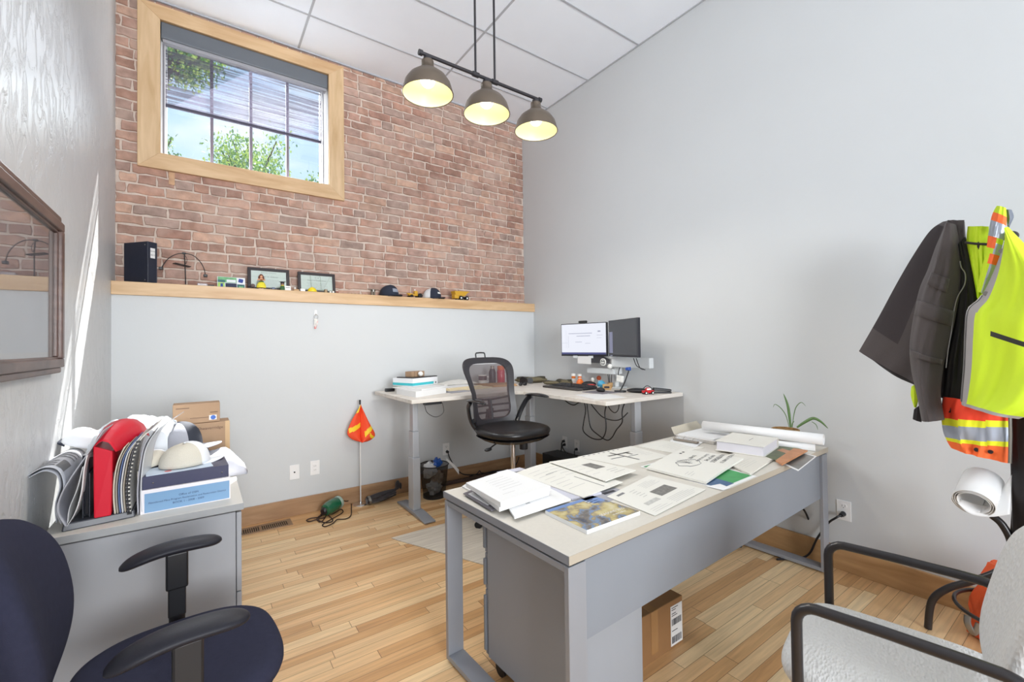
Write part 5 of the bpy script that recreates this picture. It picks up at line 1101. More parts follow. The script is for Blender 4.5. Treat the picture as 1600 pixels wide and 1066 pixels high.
# right part
sheet('large_drawing', 'pale plan sheet at the rear of the desk left of the open clipboard', 'drawing', corners([(996, 697), (1035, 688), (1100, 699), (1056, 709)], DZ+.002), Z0, .0015, ivory, lines(.3, .3, .95, .9, 6, lgink))
sheet('large_drawing', 'stack of plans under the white binder hanging to the desk front edge', 'drawing', corners([(1120, 716), (1165, 703), (1216, 712), (1172, 741)], DZ+.010), Z0+.0022, .008, offw, lines(.1, .5, .6, .8, 4, lgink))
t = thing('ring_mechanism_folder', 'open clipboard folder with a chrome ring mechanism at the rear of the desk', 'folder', (2.45, 1.68, DZ))
cs = corners([(1046, 689), (1058, 683), (1100, 690), (1086, 699)], DZ+.004); mb = MB(); mb.loft([[c+Vector((0, 0, -.003)) for c in cs], [c for c in cs]]); mk('board', mb, papr, t, world=True)
a, b = PZ(1053, 686, DZ+.012), PZ(1091, 692, DZ+.012); mk('ring_mechanism', MB().cbox((a+b)/2, ((b-a).length, .030, .010), atan2((b-a).y, (b-a).x)), mat('ring_metal', srgb(150, 140, 128), .3, metal=.6), t, world=True, bevel=.003)
for k in range(3): p = a.lerp(b, .12+.38*k); mk('ring', MB().tube([p+Vector((.018*cos(q*pi/8)*0, .018*cos(q*pi/8), .008+.016*sin(q*pi/8))) for q in range(0, 9)], .002, 6), chrome, t, world=True, smooth=True)
# open white box file at the rear right
ob = thing('open_box_file', 'open pale box file holding papers at the far right rear of the desk', 'box file', (2.72, 1.66, DZ))
mk('tray', MB().loft([[(2.56, 1.50, DZ+.001), (2.90, 1.515, DZ+.001), (2.90, 1.765, DZ+.001), (2.56, 1.75, DZ+.001)], [(2.55, 1.49, DZ+.022), (2.91, 1.505, DZ+.022), (2.91, 1.775, DZ+.022), (2.55, 1.76, DZ+.022)]]), mat('box_file_pale', srgb(214, 210, 206), .6), ob, world=True)
mk('lid', MB().loft([[(2.55, 1.762, DZ+.02), (2.91, 1.777, DZ+.02), (2.91, 1.781, DZ+.022), (2.55, 1.766, DZ+.022)], [(2.57, 1.80, DZ+.062), (2.89, 1.815, DZ+.068), (2.89, 1.819, DZ+.068), (2.57, 1.804, DZ+.062)]]), mat('box_file_lid', srgb(186, 178, 162), .6), ob, world=True)
mk('papers', MB().cbox((2.73, 1.63, DZ+.026), (.33, .24, .008), .04), papr, ob, world=True)
# white binder
wr = thing('white_ring_binder', 'thick off-white binder lying on the papers at the right of the desk', 'binder', (2.57, 1.30, DZ+.012), radians(11))
cvm = mat('off_white_cover', srgb(222, 219, 210), .45)
mk('cover', MB().box(-.15, -.125, 0, .15, .125, .003), cvm, wr); mk('cover', MB().box(-.15, -.125, .052, .15, .125, .055), cvm, wr, bevel=.001, seg=1); mk('spine', MB().box(.147, -.125, .0, .151, .125, .055), cvm, wr)
mk('pages', MB().box(-.144, -.119, .003, .14, .119, .050), mat('page_edges', srgb(206, 204, 210), .7), wr); mk('lettering', MB().box(-.03, -.02, .055, .05, -.017, .0554), gink, wr)
mk('spine_label', MB().box(.1512, -.09, .008, .152, .09, .047), mat('kraft_label', srgb(186, 160, 130), .7, var=.3, vscale=40), wr)
for nm, lb, x, y, r, L, a in (('paper_roll', 'large white paper roll lying across the rear right of the desk', 2.775, 1.335, .030, .66, radians(-80)), ('paper_roll', 'thinner white paper roll in front of the large roll', 2.80, 1.19, .021, .28, radians(-68))):
    z = DZ+.047+r if r > .025 else DZ+.022
    t = thing(nm, lb, 'paper roll', (x, y, z), a); mb = MB()
    n = 40; 
    for k, rr in enumerate((r, r-.0025, r-.005)): mb.lathe([(rr, -L/2+.001*k), (rr, L/2-.001*k)], 32, 0, Matrix.Rotation(radians(90), 4, 'Y'), cap=False)
    mk('roll', mb, papr, t, smooth=True, solid=.0008)
sheet('brochure', 'brown and green brochure under the white binder at the front edge', 'brochure', corners([(1170, 706), (1215, 694), (1258, 706), (1212, 722)], DZ+.003), Z0+.0105, .0015, mat('brochure_green', srgb(86, 96, 56), .4, var=.4, vscale=20), [(.5, .5, .7, .9, mat('brochure_tan', srgb(190, 130, 90), .4))])
sheet('brown_booklet', 'reddish brown leather booklet on the desk edge above the photograph', 'booklet', corners([(1212, 722), (1240, 703), (1262, 706), (1222, 728)], DZ+.012), Z0+.0125, .008, mat('tan_leather', srgb(186, 128, 88), .5, var=.15, vscale=20))
sheet('photograph', 'grey photograph with white border jutting over the desk front edge', 'photograph', corners([(1250, 706), (1276, 713), (1247, 736), (1224, 725)], DZ+.002), Z0, .0012, papr, [(.06, .06, .94, .94, mat('grey_photo', srgb(112, 110, 106), .35, var=.25, vscale=14))])
# plant
px_, py_ = 2.945, 1.255
pl = thing('potted_spider_plant', 'sparse spider plant in a woven basket pot at the right end of the desk', 'potted plant', (px_, py_, DZ)); wick = wood('wicker', srgb(176, 138, 84), srgb(116, 84, 46), (30, 30, 90), .7); 
mk('pot', MB().lathe([(.048, .0005), (.058, .03), (.066, .065), (.070, .080)], 28, cap=True), wick, pl, smooth=True)
mk('pot_rim', MB().tube([(.071*cos(a*pi/14), .071*sin(a*pi/14), .083) for a in range(28)], .006, 8, closed=True), wick, pl, smooth=True); mk('soil', MB().lathe([(.064, .070), (.002, .078)], 24), mat('soil', srgb(84, 66, 48), .95, bump=.6, bscale=90), pl)
lg = mat('plant_green', srgb(92, 124, 70), .45, var=.15, vscale=20); lb_ = Vector((px_, py_, DZ+.08))
def leafb(pix, w, x=px_):
    P = [PX(u, v, x) for u, v in pix]; S = smooth_path(P, 6); n = len(S)-1
    def F(u, v):
        i = min(int(u*n), n-1); p = S[i].lerp(S[i+1], u*n-i); d = (S[i+1]-S[i]).normalized(); s = d.cross(Vector((1, 0, 0))).normalized(); ww = w*sin(pi*min(1, .12+.88*u))**.7
        return p+s*(v-.5)*ww+Vector((abs(v-.5)*ww*.5, 0, 0))
    return MB().grid(F, n, 4)
for pix, w in (([(1235, 668), (1233, 650), (1230, 632), (1224, 615)], .016), ([(1233, 668), (1228, 650), (1220, 638), (1211, 632), (1208, 637)], .005), ([(1238, 668), (1240, 650), (1244, 636), (1252, 629), (1259, 635)], .005), ([(1245, 668), (1257, 660), (1270, 654), (1282, 659), (1294, 670)], .017), ([(1268, 659), (1275, 664), (1278, 672)], .004), ([(1237, 668), (1238, 662), (1241, 658)], .006)):
    mk('leaf', leafb(pix, w), lg, pl, world=True, smooth=True, solid=.0008)
# ================================================================ cardboard box under the desk
cbx = thing('shipping_box', 'brown shipping box with a white address label on the floor under the desk', 'box', (1.72, 1.36, 0))
kd = mat('kraft_dark', srgb(150, 110, 70), .8, var=.05, vscale=10)
bx0, bx1, by0, by1, bh = 1.38, 1.78, 1.206, 1.42, .208
mk('carton', MB().box(bx0, by0, 0, bx1, by1, bh), kd, cbx, world=True, bevel=.003); mk('tape', MB().box(1.555, by0-.0012, .03, 1.60, by0, bh).box(1.555, by0, bh, 1.60, by1, bh+.0008), mat('box_tape', srgb(170, 128, 84), .25), cbx, world=True)
lbm = MB().box(1.69, by0-.0016, .012, 1.774, by0-.0004, .185); ls = mk('address_label', lbm, papr, cbx, world=True); r = random.Random(2)
for x0_, z0_, z1_ in ((1.697, .10, .128), (1.697, .022, .052)):
    q = MB(); x = x0_
    while x < 1.767:
        w = r.choice((.0015, .003, .0045)); q.box(x, by0-.0021, z0_, x+w, by0-.0014, z1_); x += w+r.choice((.0015, .003))
    mk('barcode', q, ink, ls, world=True)
q = MB()
for z in (.175, .166, .150, .141, .075): q.box(1.697, by0-.0021, z, 1.697+r.uniform(.02, .06), by0-.0014, z+.003)
mk('printed_lines', q, ink, ls, world=True)
cable('black cable hanging behind the far desk leg', [PY(1248, 788, 1.22), PY(1258, 800, 1.2), PY(1266, 820, 1.2), PY(1272, 845, 1.2), PY(1277, 870, 1.2)], .006)
cable('black cable plugged into the outlet beside the far desk leg', [(3.055, 1.012, .330), (3.035, 1.03, .315), (3.06, 1.08, .26), (3.065, 1.14, .15), (3.055, 1.2, .02), (2.9, 1.3, .008)], .006, None, ((3.088, 1.010, .333), (3.055, 1.012, .330)))
p_ = PZ(1148, 857); t = thing('cable_bundle', 'small black bundle of cable on the floor beneath the desk', 'cable', (p_.x, p_.y, 0)); mk('coil', MB().tube(smooth_path([(-.06, 0, .012), (-.02, .03, .02), (.03, .01, .03), (.02, -.03, .02), (-.02, -.01, .03), (.05, .03, .012)], 6), .010, 8), black, t, smooth=True)
# ================================================================ standing desk things
S0 = SZ+.0004
t = thing('usb_charger', 'small black charger at the left rear end of the standing desk', 'charger', (1.34, 3.74, S0)); mk('housing', MB().box(-.04, -.018, 0, .04, .018, .028), black, t, bevel=.005)
tealm = mat('teal_stripe', srgb(60, 186, 196), .45); wglo = mat('white_gloss_card', srgb(236, 238, 242), .35)
sheet('paper_stack', 'stack of white papers at the left front corner of the standing desk', 'papers', [(1.31, 3.50), (1.60, 3.62), (1.66, 3.30), (1.33, 3.15)], S0, .045, papr, lines(.1, .2, .9, .9, 5, lgink))
sheet('folded_papers', 'loose white papers with a green edge on top of the paper stack', 'papers', [(1.30, 3.56), (1.62, 3.66), (1.70, 3.34), (1.40, 3.20)], S0+.0455, .008, papr, [(0, 0, .9, .03, mat('green_edge', srgb(140, 196, 140), .6))])
tb = thing('boxed_binder', 'white boxed binder with a teal stripe on the papers of the standing desk', 'binder', (1.535, 3.62, S0+.054), radians(22))
mk('box', MB().box(-.15, -.11, 0, .15, .13, .066), wglo, tb, bevel=.002); mk('stripe', MB().box(-.151, -.111, .006, .10, .131, .028), tealm, tb, bevel=.001, seg=1); mk('print', MB().cyl((.125, -.1112, .017), (.125, -.1106, .017), .009, n=12), gink, tb)
t = thing('tablet', 'thin black tablet lying on the teal striped binder', 'tablet', (1.54, 3.62, S0+.1205), radians(20)); mk('body', MB().box(-.14, -.10, 0, .15, .10, .008), black, t, bevel=.003); mk('screen', MB().box(-.125, -.09, .008, .135, .09, .0086), mat('dark_screen', srgb(30, 32, 38), .08), t)
t = thing('small_carton', 'small brown carton on the black tablet of the standing desk', 'box', (1.53, 3.63, S0+.1295), radians(20)); mk('carton', MB().box(-.075, -.035, 0, .075, .045, .042), kraft, t, bevel=.002); mk('tape', MB().box(-.042, -.0356, .001, -.038, .0456, .0425), brn, t)
t = thing('golf_ball', 'white golf ball in front of the small brown carton', 'ball', (1.545, 3.552, S0+.1295)); mk('ball', MB().sph((0, 0, .0225), .0215, n=24, k=16), wht, t, smooth=True)
manila = mat('manila', srgb(232, 218, 186), .7)
sheet('manila_folder', 'manila folder lying on the left wing of the standing desk', 'folder', [(1.66, 3.78), (2.13, 3.80), (2.18, 3.40), (1.72, 3.36)], S0, .010, manila)
sheet('manila_folder', 'upper manila folder with white pages sticking out', 'folder', [(1.63, 3.76), (2.05, 3.82), (2.12, 3.48), (1.74, 3.40)], S0+.0105, .012, manila, [(.05, .05, .95, .9, papr)])
sheet('grey_envelope', 'grey envelope between the paper stack and the manila folders', 'envelope', [(1.66, 3.40), (1.86, 3.42), (1.90, 3.28), (1.68, 3.24)], S0, .004, mat('grey_envelope', srgb(150, 150, 160), .6))
t = thing('plastic_bag', 'crumpled white plastic bag at the rear of the left desk wing', 'bag', (2.0, 3.74, S0+.023)); heap(t, 1.80, 2.17, 3.66, 3.83, S0+.024, .035, mat('white_plastic', srgb(228, 226, 220), .4), 4.4)
sheet('brown_paper_bag', 'flat brown paper bag behind the mesh chair back on the desk', 'bag', [(2.16, 3.70), (2.48, 3.62), (2.46, 3.40), (2.22, 3.44)], S0, .02, mat('brown_paper', srgb(178, 140, 100), .8))
t = thing('sunglasses', 'dark and white sunglasses lying near the brown paper bag', 'glasses', (2.50, 3.36, S0)); mk('lens', MB().sph((-.03, 0, .018), (.026, .010, .016), n=12, k=7), black, t, smooth=True); mk('lens', MB().sph((.03, .01, .018), (.026, .010, .016), n=12, k=7), black, t, smooth=True); mk('temple', MB().tube([(-.055, 0, .02), (-.05, .09, .008)], .003, 6), wht, t); mk('temple', MB().tube([(.055, .01, .02), (.05, .10, .008)], .003, 6), wht, t)
mx_, my_ = 2.29, 3.70
t = thing('patterned_mug', 'white mug with a dark pattern seen through the chair mesh', 'mug', (2.29, 3.75, S0)); mk('body', MB().lathe([(.034, 0), (.040, .01), (.041, .095), (.038, .095), (.036, .012)], 24), wht, t, smooth=True); mk('handle', MB().tube(smooth_path([(.038, -.01, .078), (.066, -.015, .070), (.066, -.015, .035), (.038, -.01, .022)], 5), .005, 8), wht, t, smooth=True); mk('pattern', MB().lathe([(.0413, .045), (.0416, .088)], 24, cap=False), mat('mug_pattern', srgb(90, 76, 84), .4, var=.5, vscale=40), t)
t = thing('flask', 'black vacuum flask between the mug and the red bottle', 'flask', (2.385, 3.72, S0)); mk('body', MB().lathe([(.033, 0), (.035, .005), (.035, .12), (.024, .15), (.022, .155)], 24), mat('navy_black', srgb(34, 36, 48), .35), t, smooth=True); mk('lid', MB().lathe([(.019, .155), (.019, .182), (.014, .186)], 20), steel, t, smooth=True)
t = thing('drink_bottle', 'clear red sports bottle with an orange cap behind the chair', 'bottle', (2.475, 3.70, S0)); mk('body', MB().lathe([(.036, 0), (.040, .008), (.041, .09), (.039, .10), (.041, .11), (.041, .13), (.034, .142)], 24), mat('red_plastic', srgb(204, 60, 80), .2, alpha=.9), t, smooth=True); mk('cap', MB().lathe([(.037, .142), (.038, .145), (.037, .178), (.03, .183)], 24), mat('orange_cap', srgb(224, 110, 60), .4), t, smooth=True)
# headphones, olive pouches, keyboard
t = thing('headphones', 'black over ear headphones lying on the desk right of the bottle', 'headphones', (2.60, 3.46, S0)); mk('ear_cup', MB().cyl((-.03, 0, .04), (0, .01, .04), .038, .036, 20), black, t, smooth=True); mk('ear_cup', MB().cyl((.10, .05, .03), (.12, .08, .03), .03, n=18), black, t, smooth=True); mk('headband', MB().tube(smooth_path([(-.01, .01, .06), (.03, .07, .02), (.09, .10, .012), (.12, .07, .03)], 5), .006, 8), black, t, smooth=True)
olive = mat('olive_canvas', srgb(112, 104, 80), .85, bump=.3, bscale=200); dol = mat('dark_olive', srgb(62, 58, 46), .8)
def pouch(name, label, cx, cy, z, L, Wd, h, rz):
    t = thing(name, label, 'pouch', (cx, cy, z), rz); R = []
    for k in range(13):
        a = -1+2*k/12; s = (1-abs(a)**3)**.5 if abs(a) < 1 else .1; s = max(s, .12); R.append([(L*a, Wd*s*cos(2*pi*j/16), h*.52+h*.5*s*sin(2*pi*j/16)*(1+.1*sin(5*a+j))) for j in range(16)])
    mk('body', MB().loft(R), olive, t, smooth=True); mk('flap', MB().grid(lambda u, v: (L*(1.7*u-.85), Wd*(1.3*v-.65), h*(1.03+.08*sin(u*9))-.35*h*abs(2*v-1)**2), 14, 8), dol, t, smooth=True, solid=.003)
pouch('canvas_pouch', 'largest olive canvas pouch on the desk near the room corner', 2.78, 3.60, S0, .17, .07, .058, radians(-30))
pouch('canvas_pouch', 'olive canvas pouch right of the largest pouch', 2.80, 3.28, S0, .10, .05, .036, radians(-60))
pouch('canvas_pouch', 'flat olive canvas pouch leaning on the keyboard end', 2.90, 3.22, S0, .09, .06, .045, radians(-70))
t = thing('keyboard', 'black ergonomic keyboard with wrist rest on the right wing of the desk', 'keyboard', (2.70, 2.90, S0), radians(-90)); mk('case', MB().loft([[(-.24, -.085, 0), (.24, -.085, 0), (.23, .085, 0), (-.23, .085, 0)], [(-.235, -.08, .014), (.235, -.08, .014), (.225, .08, .026), (-.225, .08, .026)]]), black, t, bevel=.003)
kb = MB()
for i in range(15):
    for j in range(5): kb.cbox((-.20+.0285*i, -.035+.026*j, .020+.0022*j), (.024, .021, .006))
mk('keys', kb, mat('key_black', srgb(48, 48, 52), .5), t)['kind'] = 'stuff'
mk('wrist_rest', MB().box(-.235, -.15, 0, .235, -.088, .016), mat('wrist_pad', srgb(64, 60, 58), .8), t, bevel=.007)
t = thing('mouse_pad', 'grey mouse pad at the front of the right desk wing', 'mouse pad', (2.62, 2.48, S0)); mk('pad', MB().box(-.10, -.11, 0, .10, .11, .004), mat('pad_grey', srgb(120, 116, 122), .8), t, bevel=.001, seg=1)
t = thing('computer_mouse', 'black computer mouse on the grey mouse pad', 'mouse', (2.64, 2.50, S0+.0045), radians(70)); mk('shell', MB().sph((0, 0, .013), (.052, .030, .021), n=20, k=10), black, t, smooth=True); mk('wheel', MB().cyl((.028, -.003, .030), (.028, .003, .030), .007, n=12), wht, t)
orp = mat('amber_plastic', srgb(226, 128, 52), .25, alpha=.92)
for x, y, lb in ((2.945, 3.14, 'left amber pill bottle with white cap against the corner of the desk'), (2.96, 3.07, 'right amber pill bottle with white cap beside the orange flask')):
    t = thing('pill_bottle', lb, 'bottle', (x, y, S0)); mk('body', MB().lathe([(.018, 0), (.019, .003), (.019, .082)], 18), orp, t, smooth=True); mk('cap', MB().cyl((0, 0, .082), (0, 0, .105), .021, n=18), wht, t); mk('label', MB().lathe([(.0194, .015), (.0194, .06)], 18, cap=False), papr, t, smooth=True)
t = thing('orange_flask', 'bright orange cone shaped flask in front of the pill bottles', 'bottle', (2.88, 2.985, S0)); mk('body', MB().lathe([(.040, 0), (.042, .006), (.030, .045), (.013, .07), (.011, .088), (.014, .09)], 22), mat('bright_orange', srgb(240, 118, 40), .35), t, smooth=True); mk('neck_ring', MB().lathe([(.014, .07), (.016, .073), (.014, .076)], 16), wht, t)
t = thing('white_toy', 'small white and tan toy figure right of the orange flask', 'figurine', (2.96, 2.90, S0)); mk('body', MB().lathe([(.014, 0), (.016, .03), (.010, .05)], 14), beige, t, smooth=True); mk('head', MB().sph((0, 0, .062), .017, n=12, k=8), wht, t, smooth=True)
t = thing('orange_ball_ornament', 'reddish orange round ornament on a stem behind the black speaker', 'ornament', (3.0, 2.86, S0)); mk('knob', MB().sph((0, 0, .075), .022, n=14, k=9), mat('rust_orange', srgb(196, 92, 54), .4), t, smooth=True); mk('stem', MB().cyl((0, 0, 0), (0, 0, .06), .008, n=10), wht, t)
t = thing('black_red_speaker', 'small black and red rounded gadget left of the blue ball', 'gadget', (2.83, 2.82, S0), radians(-55)); mk('body', MB().sph((0, 0, .030), (.065, .030, .028), n=20, k=10), black, t, smooth=True); mk('red_panel', MB().sph((.012, -.008, .024), (.05, .0265, .018), n=16, k=8), mat('red_gadget', srgb(190, 44, 40), .4), t, smooth=True)
t = thing('blue_ball', 'light blue ball on the standing desk under the monitors', 'ball', (2.86, 2.70, S0)); mk('ball', MB().sph((0, 0, .036), .035, n=24, k=14), mat('sky_blue', srgb(76, 160, 196), .35), t, smooth=True)
t = thing('wooden_tag', 'small pale wooden block with dark writing right of the blue ball', 'block', (2.80, 2.58, S0), radians(-50)); mk('block', MB().box(-.035, -.008, 0, .035, .008, .05), blk, t, bevel=.002); mk('print', MB().box(-.022, -.0088, .015, .022, -.0078, .032), ink, t); 
t = thing('pen_holder', 'dark pens standing in a small wooden cup behind the wooden block', 'pen holder', (2.93, 2.66, S0)); mk('cup', MB().lathe([(.02, 0), (.024, .05), (.021, .05), (.018, .004)], 16), blk, t, smooth=True)
for k, (dx, dy) in enumerate(((-.008, .004), (.006, .008), (0, -.009))): mk('pen', MB().cyl((dx, dy, .01), (dx*2.2, dy*2.6, .13+.01*k), .0035, n=8), (black, ink, fdk)[k], t, smooth=True)
# monitors
scr = mat('lit_screen', srgb(238, 241, 252), .2, emit=.86); sbn = scr.node_tree; sbn.links.remove(sbn.nodes['Principled BSDF'].inputs['Base Color'].links[0]); sbn.nodes['Principled BSDF'].inputs['Base Color'].default_value = (.02, .02, .02, 1); scd = mat('dark_screen_panel', srgb(64, 66, 72), .12, emit=.0); bez = mat('monitor_bezel', srgb(26, 26, 36), .3)
armw = mat('white_arm', srgb(206, 210, 212), .35)
def monitor(label, L, R, zt, zb, m, extra):
    L, R = Vector((*L, 0)), Vector((*R, 0)); X = (R-L).normalized(); N = X.cross(Vector((0, 0, 1))); w = (R-L).length; h = zt-zb
    T = Matrix(((X.x, 0, N.x, L.x), (X.y, 0, N.y, L.y), (0, 1, 0, zb), (0, 0, 0, 1)))
    t = thing('monitor', label, 'computer monitor', ((L.x+R.x)/2, (L.y+R.y)/2, zb)); t.rotation_euler = (0, 0, 0)
    mk('housing', MB(T).box(0, 0, -.028, w, h, -.001), bez, t, world=True, bevel=.003); mk('screen', MB(T).box(.007, .017, -.002, w-.007, h-.007, .0002), m, t, world=True)
    mk('mount_plate', MB(T).box(w/2-.05, h/2-.05, -.045, w/2+.05, h/2+.05, -.028), armw, t, world=True); extra(t, T, w, h); return t
sg = mat('screen_grey', srgb(150, 153, 172), .3, emit=.35); sd = mat('screen_dark_grey', srgb(150, 152, 164), .3, emit=.2); sb = mat('screen_taskbar', srgb(70, 74, 120), .3, emit=.25)
def ex1(t, T, w, h):
    q = MB(T); 
    for a, b, c, d in ((.18, .68, .70, .70), (.36, .60, .66, .62), (.33, .42, .48, .435), (.55, .38, .66, .39), (.82, .72, .88, .76), (.80, .62, .92, .63), (.02, .40, .16, .405), (.17, .25, .175, .62), (.12, .25, .122, .8), (.80, .54, .90, .548)): q.box(a*w, b*h, .0002, c*w, d*h, .0006)
    mk('window_lines', q, sg, t, world=True); mk('taskbar', MB(T).box(.007, .017, .0002, w-.007, .034, .0007), sb, t, world=True)
    mk('webcam', MB(T).box(w*.42, h+.001, -.02, w*.58, h+.022, .012), black, t, world=True, bevel=.005)
    for x in (.28, .62): mk('clip', MB(T).box(w*x, -.018, .0, w*x+.05, .004, .003), armw, t, world=True)
def ex2(t, T, w, h): mk('side_window', MB(T).box(.015, .03, .0002, .075, h*.68, .0006), mat('screen_panel_lilac', srgb(120, 124, 150), .3, emit=.2), t, world=True); mk('badge', MB(T).box(.03, .006, 0, .07, .011, .0006), sg, t, world=True)
z1t, z1b = PX(948, 503, 2.897).z, PX(948, 557, 2.897).z; z2t, z2b = PX(996, 496, 2.712).z, PX(996, 559, 2.712).z
monitor('left monitor with a bright white screen and a webcam on top', (2.807, 3.156), (2.897, 2.664), z1t, z1b, scr, ex1)
monitor('right monitor with a dark screen, angled toward the room', (2.873, 2.620), (2.712, 2.183), z2t, z2b, scd, ex2)
ma = thing('dual_monitor_stand', 'pale grey dual monitor stand with wide bracket standing on the desk', 'monitor arm', (2.99, 2.64, S0))
mk('post', MB().cyl((2.99, 2.64, S0), (2.99, 2.64, 1.22), .022, n=20), armw, ma, world=True, smooth=True); mk('foot_plate', MB().box(2.93, 2.57, S0, 3.05, 2.71, S0+.012), armw, ma, world=True, bevel=.003)
mk('bracket', MB().box(2.90, 2.22, 1.15, 2.955, 2.62, 1.235), armw, ma, world=True, bevel=.006); mk('bracket', MB().box(2.905, 2.60, 1.085, 2.95, 2.92, 1.135), armw, ma, world=True, bevel=.006)
mk('arm_link', MB().tube([(2.95, 2.6, 1.2), (2.955, 2.8, 1.28), (2.89, 2.91, 1.40)], .018, 10), armw, ma, world=True, smooth=True); mk('arm_link', MB().tube([(2.93, 2.5, 1.2), (2.90, 2.4, 1.30), (2.835, 2.39, 1.40)], .018, 10), armw, ma, world=True, smooth=True)
mk('column_head', MB().box(2.93, 2.56, 1.09, 2.975, 2.62, 1.25), armw, ma, world=True, bevel=.005)
t = thing('sticky_note_sheet', 'white note sheet hanging below the lit monitor', 'note', (2.86, 2.95, 1.16)); a, b = PX(903, 557, 2.85), PX(924, 569, 2.85); mk('sheet', MB().box(2.845, b.y, b.z, 2.847, a.y, a.z+.003), papr, t, world=True)
t = thing('round_badge', 'round white badge with black drawing hanging under the monitors', 'badge', (2.88, 2.72, 1.2)); p = PX(942, 566, 2.88); mk('disc', MB().cyl(p, p+Vector((.006, 0, 0)), .033, n=24), wht, t, world=True, smooth=True); mk('drawing', MB().tube([p+Vector((-.0015, .022*cos(k*pi/8), .022*sin(k*pi/8))) for k in range(16)], .002, 5, closed=True).cbox(p+Vector((-.001, 0, .006)), (.002, .03, .006)).cbox(p+Vector((-.001, 0, -.012)), (.002, .022, .004)), ink, t, world=True)
t = thing('white_ball', 'white ball stuck on the monitor stand bracket beside the badge', 'ball', tuple(PX(953, 573, 2.895)-Vector((0, 0, .02)))); mk('ball', MB().sph((0, 0, .022), .022, n=18, k=12), wht, t, smooth=True)
t = thing('dark_under_shelf', 'dark strip panel beneath the lit monitor behind the note', 'panel', (2.95, 2.85, 1.15)); a, b = PX(918, 556, 2.955), PX(952, 568, 2.955); mk('panel', MB().box(2.955, b.y, b.z, 2.962, a.y, a.z), mat('shelf_grey', srgb(112, 112, 118), .6), t, world=True)
t = thing('power_adapter', 'white square power adapter hanging on black cords at the arm', 'power supply', tuple(PX(969, 592, 2.93))); p = PX(969, 592, 2.93); mk('body', MB().cbox(p, (.03, .062, .055), rot=(.15, 0, 0)), wht, t, world=True, bevel=.006); mk('cord', MB().tube(smooth_path([p+Vector((0, .02, .03)), p+Vector((0, .012, .07)), p+Vector((.02, 0, .13))], 5), .004, 6), black, t, world=True, smooth=True)
t = thing('desk_microphone', 'black desk microphone with a blue head on a round foot', 'microphone', (2.72, 2.34, S0)); p0 = PZ(968, 608, S0+.005); p0 = Vector((2.76, 2.40, S0)); 
mk('foot', MB().cyl(p0, p0+Vector((0, 0, .012)), .048, n=24), black, t, world=True, smooth=True); h_ = PX(983, 578, 2.80); mk('stalk', MB().tube(smooth_path([p0+Vector((0, 0, .01)), p0.lerp(h_, .5)+Vector((0, 0, -.01)), h_], 5), .005, 8), black, t, world=True, smooth=True)
mk('head', MB().loft([[h_+Vector((.0, dy*s, dz*s)) for dy, dz in ((.02, -.012), (.02, .012), (-.02, .016), (-.02, -.010))] for s in (.6,)] + [[h_+Vector((-.02, dy-.012, dz+.008)) for dy, dz in ((.024, -.014), (.024, .014), (-.024, .018), (-.024, -.012))], [h_+Vector((-.04, dy*.7-.012, dz*.7+.008)) for dy, dz in ((.024, -.014), (.024, .014), (-.024, .018), (-.024, -.012))]]), mat('blue_head', srgb(40, 78, 156), .4), t, world=True, bevel=.003)
t = thing('desk_phone', 'low black telephone cradle behind the red toy car', 'telephone', (2.83, 2.28, S0), radians(-60)); mk('cradle', MB().sph((0, 0, .016), (.09, .05, .020), n=20, k=8), black, t, smooth=True); mk('cord', MB().tube(smooth_path([(.03, .03, .02), (.06, .06, .05), (.10, .05, .03), (.10, .02, .01)], 5), .003, 6), black, t, smooth=True)
rc = mat('toy_red', srgb(198, 26, 34), .25)
t = thing('red_toy_car', 'shiny red toy car with white wheels near the right desk edge', 'toy car', (2.79, 2.155, S0), radians(-25)); mk('body', MB().box(-.042, -.02, .010, .042, .02, .030).loft([[(-.02, -.018, .030), (.022, -.018, .030), (.022, .018, .030), (-.02, .018, .030)], [(-.012, -.014, .050), (.012, -.014, .050), (.012, .014, .050), (-.012, .014, .050)]]), rc, t, bevel=.004)
mk('windscreen', MB().box(-.016, -.0185, .034, .016, -.0150, .046), wht, t)
for a in (-.026, .028):
    for b in (-.023, .023): w_ = mk('wheel', MB().cyl((a, b-.005, .012), (a, b+.005, .012), .012, n=18), rubber, t, smooth=True); mk('hub', MB().cyl((a, b-.0055, .012), (a, b+.0055, .012), .006, n=12), wht, w_)
t = thing('stapler', 'black stapler beside the red toy car at the desk end', 'stapler', (2.93, 2.13, S0), radians(-35)); mk('base', MB().box(-.07, -.018, 0, .07, .018, .012), black, t, bevel=.004); mk('arm', MB().loft([[(-.07, -.016, .02), (-.07, .016, .02), (-.07, .016, .045), (-.07, -.016, .045)], [(.07, -.016, .014), (.07, .016, .014), (.07, .016, .030), (.07, -.016, .030)]]), black, t, bevel=.005)
sheet('desk_note', 'white sheet lying on the front corner of the right desk wing', 'paper', [(2.35, 2.50), (2.60, 2.40), (2.50, 2.12), (2.26, 2.2)], S0, .0012, papr)
